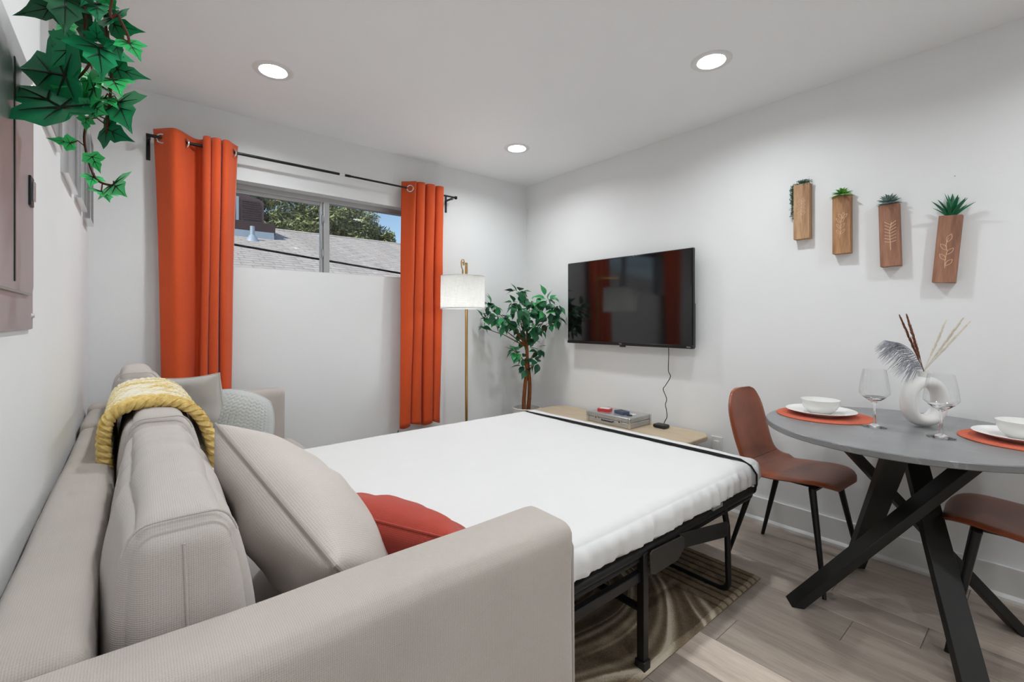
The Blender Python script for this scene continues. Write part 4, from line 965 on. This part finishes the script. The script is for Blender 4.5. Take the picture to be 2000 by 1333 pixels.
def cardbox(label, mat, x, y, rz, w=.062, l=.089, h=.02):
    th = thing('card_box', label, 'card box', (x, y, .5368), rz, 'card boxes on the metal case')
    obj('box', MB().box((-w/2, -l/2, 0), (w/2, l/2, h)), mat, th, local=True, bevel=.001)
    obj('printed_back', MB().box((-w/2+.006, -l/2+.008, h), (w/2-.006, l/2-.008, h+.0005)), 'card_white' if mat == 'card_red' else 'chip_black', th, local=True)
cardbox('small red playing-card box on the metal case', 'card_red', 2.585, 2.07, .3)
cardbox('small blue playing-card box on the metal case', 'card_blue', 2.60, 1.935, -.25)
for i, (xx, yy, mt, lb) in enumerate([(2.585, 1.862, 'chip_black', 'dark poker chip beside the blue card box'), (2.625, 1.858, 'card_white', 'pale poker chip near the right end of the metal case')]):
    tag(obj('poker_chip', MB().lathe([(0, .5366), (.019, .5366), (.0195, .539), (.019, .5415), (0, .5415)], (xx, yy, 0), 20), mt), lb, 'poker chip', 'chips on the metal case')

# ------------------------------------------------------------------ floor lamp
SCX, SCY = 1.835, 2.76; PX, PY = 1.975, 2.92
lp = thing('floor_lamp', 'brass floor lamp with a round white linen shade', 'lamp', (PX, PY, 0))
obj('base', MB().lathe([(0, 0), (.135, 0), (.14, .006), (.136, .02), (.03, .026), (0, .026)], (PX, PY, 0), 40), 'brass', lp)
obj('pole', MB().tube([(PX, PY, .02), (PX, PY, 1.625)], .0105, 14), 'brass', lp)
d_ = Vector((SCX-PX, SCY-PY, 0)); ta = Vector((PX, PY, 1.600))
obj('arm', MB().tube([ta - d_*.12, ta+d_*1.0], .006, 10), 'brass', lp)
hk = Vector((SCX, SCY, 1.60))
obj('hook', MB().tube([hk+Vector((0, 0, -.055)), hk+Vector((-.008, .004, -.03)), hk+Vector((-.010, .005, .004)), hk+Vector((-.004, .002, .022)), hk+Vector((.006, -.003, .022)), hk+Vector((.010, -.005, .004)), hk+Vector((.004, 0, -.02))], .0042, 8).tube([hk+Vector((0, 0, -.055)), hk+Vector((0, 0, -.20))], .006, 8), 'brass', lp)
SR = .160; SZ0, SZ1 = 1.268, 1.500
sh = obj('lamp_shade', MB().lathe([(SR, SZ0), (SR-.001, (SZ0+SZ1)/2), (SR-.003, SZ1), (SR-.006, SZ1), (SR-.004, SZ0)], (SCX, SCY, 0), 64), 'linen_shade', lp)
obj('shade_rim', MB().torus((SCX, SCY, SZ0), (0, 0, 1), SR-.001, .003, 64, 6).torus((SCX, SCY, SZ1), (0, 0, 1), SR-.004, .003, 64, 6), 'linen_shade', sh)
obj('diffuser', MB().disc((SCX, SCY, SZ0+.006), SR-.006, 48, True), 'lamp_diffuser', lp, fix=False)
obj('spider', MB().bar((SCX-SR+.006, SCY, SZ1-.012), (SCX+SR-.006, SCY, SZ1-.012), .005, .004).bar((SCX, SCY-SR+.006, SZ1-.012), (SCX, SCY+SR-.006, SZ1-.012), .005, .004), 'brass', lp)
bulb = bpy.data.lights.new('bulb', 'POINT'); bo = bpy.data.objects.new('bulb', bulb); COL.objects.link(bo); bulb.energy = .75; bulb.color = (.97, .985, 1); bulb.shadow_soft_size = .035
bo.parent = lp; bo.location = (SCX-PX, SCY-PY, 1.40)

# ------------------------------------------------------------------ potted ficus
px_, py_ = 2.545, 2.862
fi = thing('potted_ficus', 'leafy artificial ficus tree in a white pot in the corner', 'potted plant', (px_, py_, 0))
obj('pot', MB().lathe([(0, 0), (.098, 0), (.104, .01), (.119, .445), (.121, .452), (.119, .455), (.111, .455), (.108, .41), (0, .41)], (px_, py_, 0), 48), 'pot_white', fi)
obj('soil', MB().disc((px_, py_, .414), .107, 32), 'soil', fi)
for dx, sd in ((-.014, 1), (.013, 2)):
    pp = [(px_+dx+.012*math.sin(z*7+sd*2), py_+.012*math.cos(z*8+sd*2), z) for z in [.40+.06*k for k in range(11)]]
    obj('trunk', MB().tube(pp, [.019, .018, .017, .0165, .016, .015, .014, .013, .012, .011, .008], 9), 'bark', fi)
def ficus_leaf(mat):
    mb = MB(); n = 6; vv = []
    w = [0, .20, .29, .28, .18, .06, 0]
    for i in range(n+1):
        y = i/n; zc = -.25*(y-.15)**2
        vv += [(-w[i], y, zc+.10*w[i]/.25*.6), (0, y, zc), (w[i], y, zc+.10*w[i]/.25*.6)]
    ff = []
    for i in range(n): a = i*3; ff += [(a, a+1, a+4, a+3), (a+1, a+2, a+5, a+4)]
    return mb.add(vv, ff).mesh('leaf', mat, fix=False)
FL = [ficus_leaf('ficus_leaf'), ficus_leaf('ficus_leaf_bright')]
rf_ = random.Random(21)
crown0 = Vector((px_, py_, .82)); T0 = (crown0-Vector((0, 0, CAMZ))).dot(F)
clusters = [(1012, 572, .02, 12, .05, .25), (1004, 592, -.03, 10, .05, .3), (1035, 590, .02, 12, .05, .4), (1068, 586, .0, 18, .065, .6), (1088, 598, .02, 8, .04, .4), (1062, 612, -.06, 16, .06, .4), (960, 598, -.02, 12, .05, .4), (975, 618, -.06, 18, .065, .5), (945, 624, .0, 10, .045, .6), (990, 628, -.10, 14, .055, .4), (1025, 608, -.12, 32, .085, .25), (1042, 636, -.06, 28, .08, .2), (1014, 640, .04, 22, .07, .1), (1070, 632, .0, 10, .05, .3), (1098, 622, .03, 8, .035, .5), (940, 640, .02, 4, .02, .3),
            (1008, 688, -.06, 12, .045, .7), (1020, 700, -.02, 8, .04, .5), (1052, 684, .0, 8, .035, .3), (1028, 716, .02, 9, .045, .1), (1048, 708, -.03, 7, .035, .2), (1030, 664, .05, 12, .05, .1)]
for (cx, cy_, dt_, nl, rr, pb) in clusters:
    c = at(cx, cy_, T0+dt_)
    c.x = min(c.x, XR-.09); c.y = min(c.y, YB-.09)
    sz = min(max(.62, c.z-.12), .96); s0 = Vector((px_+rf_.uniform(-.01, .01), py_, sz)); mid = s0.lerp(c, .5)+Vector((0, 0, .02))
    obj('branch', MB().tube([s0, mid, c], [.006, .004, .002], 6), 'bark', fi)
    for k in range(nl):
        d = Vector((rf_.gauss(0, 1), rf_.gauss(0, 1), rf_.gauss(0, .8))).normalized(); p = c+d*rr*rf_.random()**.6
        ey = (d*.7+Vector((rf_.uniform(-.5, .5), rf_.uniform(-.5, .5), rf_.uniform(-.9, .35)))).normalized()
        L = rf_.uniform(.070, .105); e = p+ey*L
        p.x = min(p.x, XR-.02-max(0, ey.x)*L); p.y = min(p.y, YB-.02-max(0, ey.y)*L)
        exl = ey.cross(Vector((rf_.uniform(-.6, .6), rf_.uniform(-1, .3), 1))).normalized()
        m = frame_mat(p, exl, ey)
        instance('leaf', FL[1 if rf_.random() < pb*.6 else 0], fi, Matrix.Translation(-WORLD[fi]) @ m @ Matrix.Diagonal((L, L, L, 1)))
tag(obj('plant_wire', MB().tube([(px_+.03, py_, .45), (px_+.045, py_-.005, .52), (px_+.04, py_, .60), (px_+.02, py_, .63)], .0022, 5), 'plastic_black', fi))

# ------------------------------------------------------------------ wall planters
PXF = 2.802
def motif(kind):
    L = []
    def leafloop(a, d, l, w):
        d = Vector((d[0], d[1])).normalized(); n_ = Vector((-d.y, d.x)); a = Vector(a)
        return [tuple(a+d*l*s+n_*w*math.sin(PI*s)) for s in [k/8 for k in range(9)]] + [tuple(a+d*l*s-n_*w*math.sin(PI*s)) for s in [1-k/8 for k in range(9)]]
    if kind == 0:
        L.append([(0, -.05), (0, .0), (.002, .03), (.004, .055)])
        for k in range(4):
            z = -.02+k*.02
            for s in (-1, 1): L.append(leafloop((0, z), (s*.8, .7), .026, .006))
        L.append(leafloop((.003, .05), (.35, 1), .022, .006)); L.append(leafloop((.003, .05), (-.6, .8), .02, .006))
    elif kind == 1:
        L.append([(-.006, -.07), (-.002, -.03), (0, .01), (.004, .035)])
        for k in range(3):
            z = -.05+k*.03
            for s in (-1, 1): L.append(leafloop((-.003, z), (s*.7, .9), .03, .005))
        for s in (-.5, .2, .9): L.append(leafloop((.004, .03), (s, .8), .03, .006))
    elif kind == 2:
        L.append([(.004, -.072), (.003, -.03), (.002, .02), (.010, .06)])
        for k in range(7):
            z = -.035+k*.014; x0 = .003+.001*k*.4
            for s in (-1, 1): L.append([(x0, z), (x0+s*.012, z+.003+.001*k), (x0+s*.022, z+.006+.0018*k)])
    else:
        L.append([(0, -.085), (-.002, -.05), (.002, -.01), (-.004, .02), (.002, .05)])
        for (z, s) in ((-.075, 1), (-.05, -1), (-.025, 1), (-.005, -1)): L.append(leafloop((0, z), (s*.62, .8), .036, .0075))
        L.append(leafloop((-.002, .03), (.35, 1), .038, .0085))
    return L
def rosette_leaf(mat, w=.36, t=.10):
    def fn(u, v):
        a = 2*PI*u; prof_ = [0.45, .85, 1.0, .9, .55, .02]; q = v*5; i = min(int(q), 4); r = prof_[i]+(prof_[i+1]-prof_[i])*(q-i)
        return Vector((w/2*r*math.cos(a), v, t*r*math.sin(a)*.6+.30*v*v))
    return MB().grid(fn, 8, 6).mesh('leaf', mat, fix=False)
RL = {'succulent_green': rosette_leaf('succulent_green', .42), 'succulent_blue': rosette_leaf('succulent_blue', .36, .16)}
AL = rosette_leaf('aloe_green', .16, .08)
specs = [(.900, 1.776, 0.0, 0, 'walnut_light', 'wall planter of pale-streaked wood with a trailing plant, far left'), (.718, 1.676, .0, 1, 'walnut_mid', 'wooden wall planter with a bright green rosette succulent, second from left'),
         (.524, 1.592, -1.4, 2, 'walnut_red', 'reddish wooden wall planter with a blue-grey rosette succulent, third from left'), (.322, 1.501, 4.6, 3, 'walnut_red', 'tilted reddish wooden wall planter with a spiky aloe, far right')]
rs = random.Random(31)
for (yc, zc, rot, kind, wmat, lb) in specs:
    th = thing('wall_planter', lb, 'wall planter', (XR, yc, zc), 0, 'wooden planters on the right wall')
    th.rotation_euler = (math.radians(rot), 0, 0)
    W2, H2, D = .0385, .150, XR-PXF
    # hollow wooden box: front, back, sides, bottom
    obj('box', MB().box((-D, -W2, -H2), (-D+.012, W2, H2)).box((-.008, -W2, -H2), (0, W2, H2)).box((-D+.012, -W2, -H2), (-.008, -W2+.008, H2)).box((-D+.012, W2-.008, -H2), (-.008, W2, H2)).box((-D+.012, -W2+.008, -H2), (-.008, W2-.008, -H2+.01)), wmat, th, local=True, bevel=.001, seg=1, smooth=False)
    mb = MB()
    for line in motif(kind):                          # (right, up) on the front face; right is -Y
        mb.tube([(-D-.0002, -a, b) for a, b in line], .0011 if kind != 2 else .0016, 5)
    obj('carving', mb, 'carving', th, local=True)
    obj('filler', MB().box((-D+.012, -W2+.008, H2-.03), (-.008, W2-.008, H2-.012)), 'soil', th, local=True)
    top = Vector((-D/2, 0, H2-.012))
    if kind in (1, 2):
        mt = 'succulent_green' if kind == 1 else 'succulent_blue'
        for ring, (n_, el, L) in enumerate([(9, .12, .056), (8, .45, .048), (7, .85, .038), (5, 1.2, .028)] if kind == 1 else [(9, .30, .050), (9, .65, .050), (7, .95, .047), (5, 1.25, .040)]):
            for k in range(n_):
                a = 2*PI*(k+.5*(ring % 2))/n_+ring*.3; ey = Vector((math.cos(a)*math.cos(el), math.sin(a)*math.cos(el), math.sin(el)))
                exx = Vector((-math.sin(a), math.cos(a), 0)); p = top+Vector((-.004, 0, .014+.005*ring))
                LL = L*(1-.28*max(0, math.cos(a)))
                instance('leaf', RL[mt], th, frame_mat(p, exx, ey) @ Matrix.Diagonal((LL, LL, LL, 1)))
    elif kind == 3:
        for k in range(20):
            a = 2*PI*k/20*2.4; el = .75+.75*(k/20); L = rs.uniform(.085, .12)
            ey = Vector((math.cos(a)*math.cos(el)*.6-.1, math.sin(a)*math.cos(el)*.95-.08, math.sin(el))).normalized(); exx = Vector((-math.sin(a), math.cos(a), 0))
            instance('leaf', AL, th, frame_mat(top+Vector((-.002, 0, -.004)), exx, ey) @ Matrix.Diagonal((L*1.05, L, L*.7, 1)))
    else:
        mb = MB(); vb = MB()
        for k in range(40):
            y = rs.uniform(-.03, .035); x = rs.uniform(-D+.004, -.008); mb_p = Vector((x, y, H2+rs.uniform(-.005, .022)))
            vb.tube([top+Vector((0, y*.5, 0)), mb_p], .0008, 4)
            for q in range(7):
                p = mb_p+Vector((rs.gauss(0, .007), rs.gauss(0, .008), rs.gauss(0, .006))); d = Vector((rs.gauss(0, 1), rs.gauss(0, 1), rs.gauss(0, 1))).normalized(); s = .0065; w_ = d.orthogonal().normalized()*s*.45
                mb.add([p-d*s, p+w_, p+d*s, p-w_], [(0, 1, 2, 3)])
        for strand in range(4):
            y0 = W2+.005+strand*.0045; ln = (.19, .15, .17, .11)[strand]; x0 = -D+.012+strand*.008
            pts = [top+Vector((x0-top.x, W2*.4, .012)), Vector((x0, W2+.004, H2+.010))]
            for k in range(9): pts.append(Vector((x0, y0+.004*math.sin(k+strand), H2-.01-ln*k/8)))
            vb.tube(pts, .0008, 4)
            for q in range(int(ln*620)):
                p = Vector((x0+rs.gauss(0, .004), y0+rs.gauss(0, .0065), H2+.005-ln*rs.random())); d = Vector((rs.gauss(0, 1), rs.gauss(0, 1), rs.gauss(0, 1))).normalized(); s = .0065; w_ = d.orthogonal().normalized()*s*.5
                mb.add([p-d*s, p+w_, p+d*s, p-w_], [(0, 1, 2, 3)])
        tag(obj('trailing_leaves', mb, 'trail_green', th, local=True, smooth=False, fix=False), kind='stuff'); obj('trailing_stems', vb, 'vine_brown', th, local=True, fix=False)
tag(obj('wall_nail', MB().lathe([(0, .006), (.0025, .006), (.0025, 0)], (0, 0, 0), 8, Matrix.Translation((XR, .30, 1.83)) @ Matrix.Rotation(-PI/2, 4, 'Y')), 'chrome'), 'tiny nail head in the right wall above the rightmost planter', 'nail')
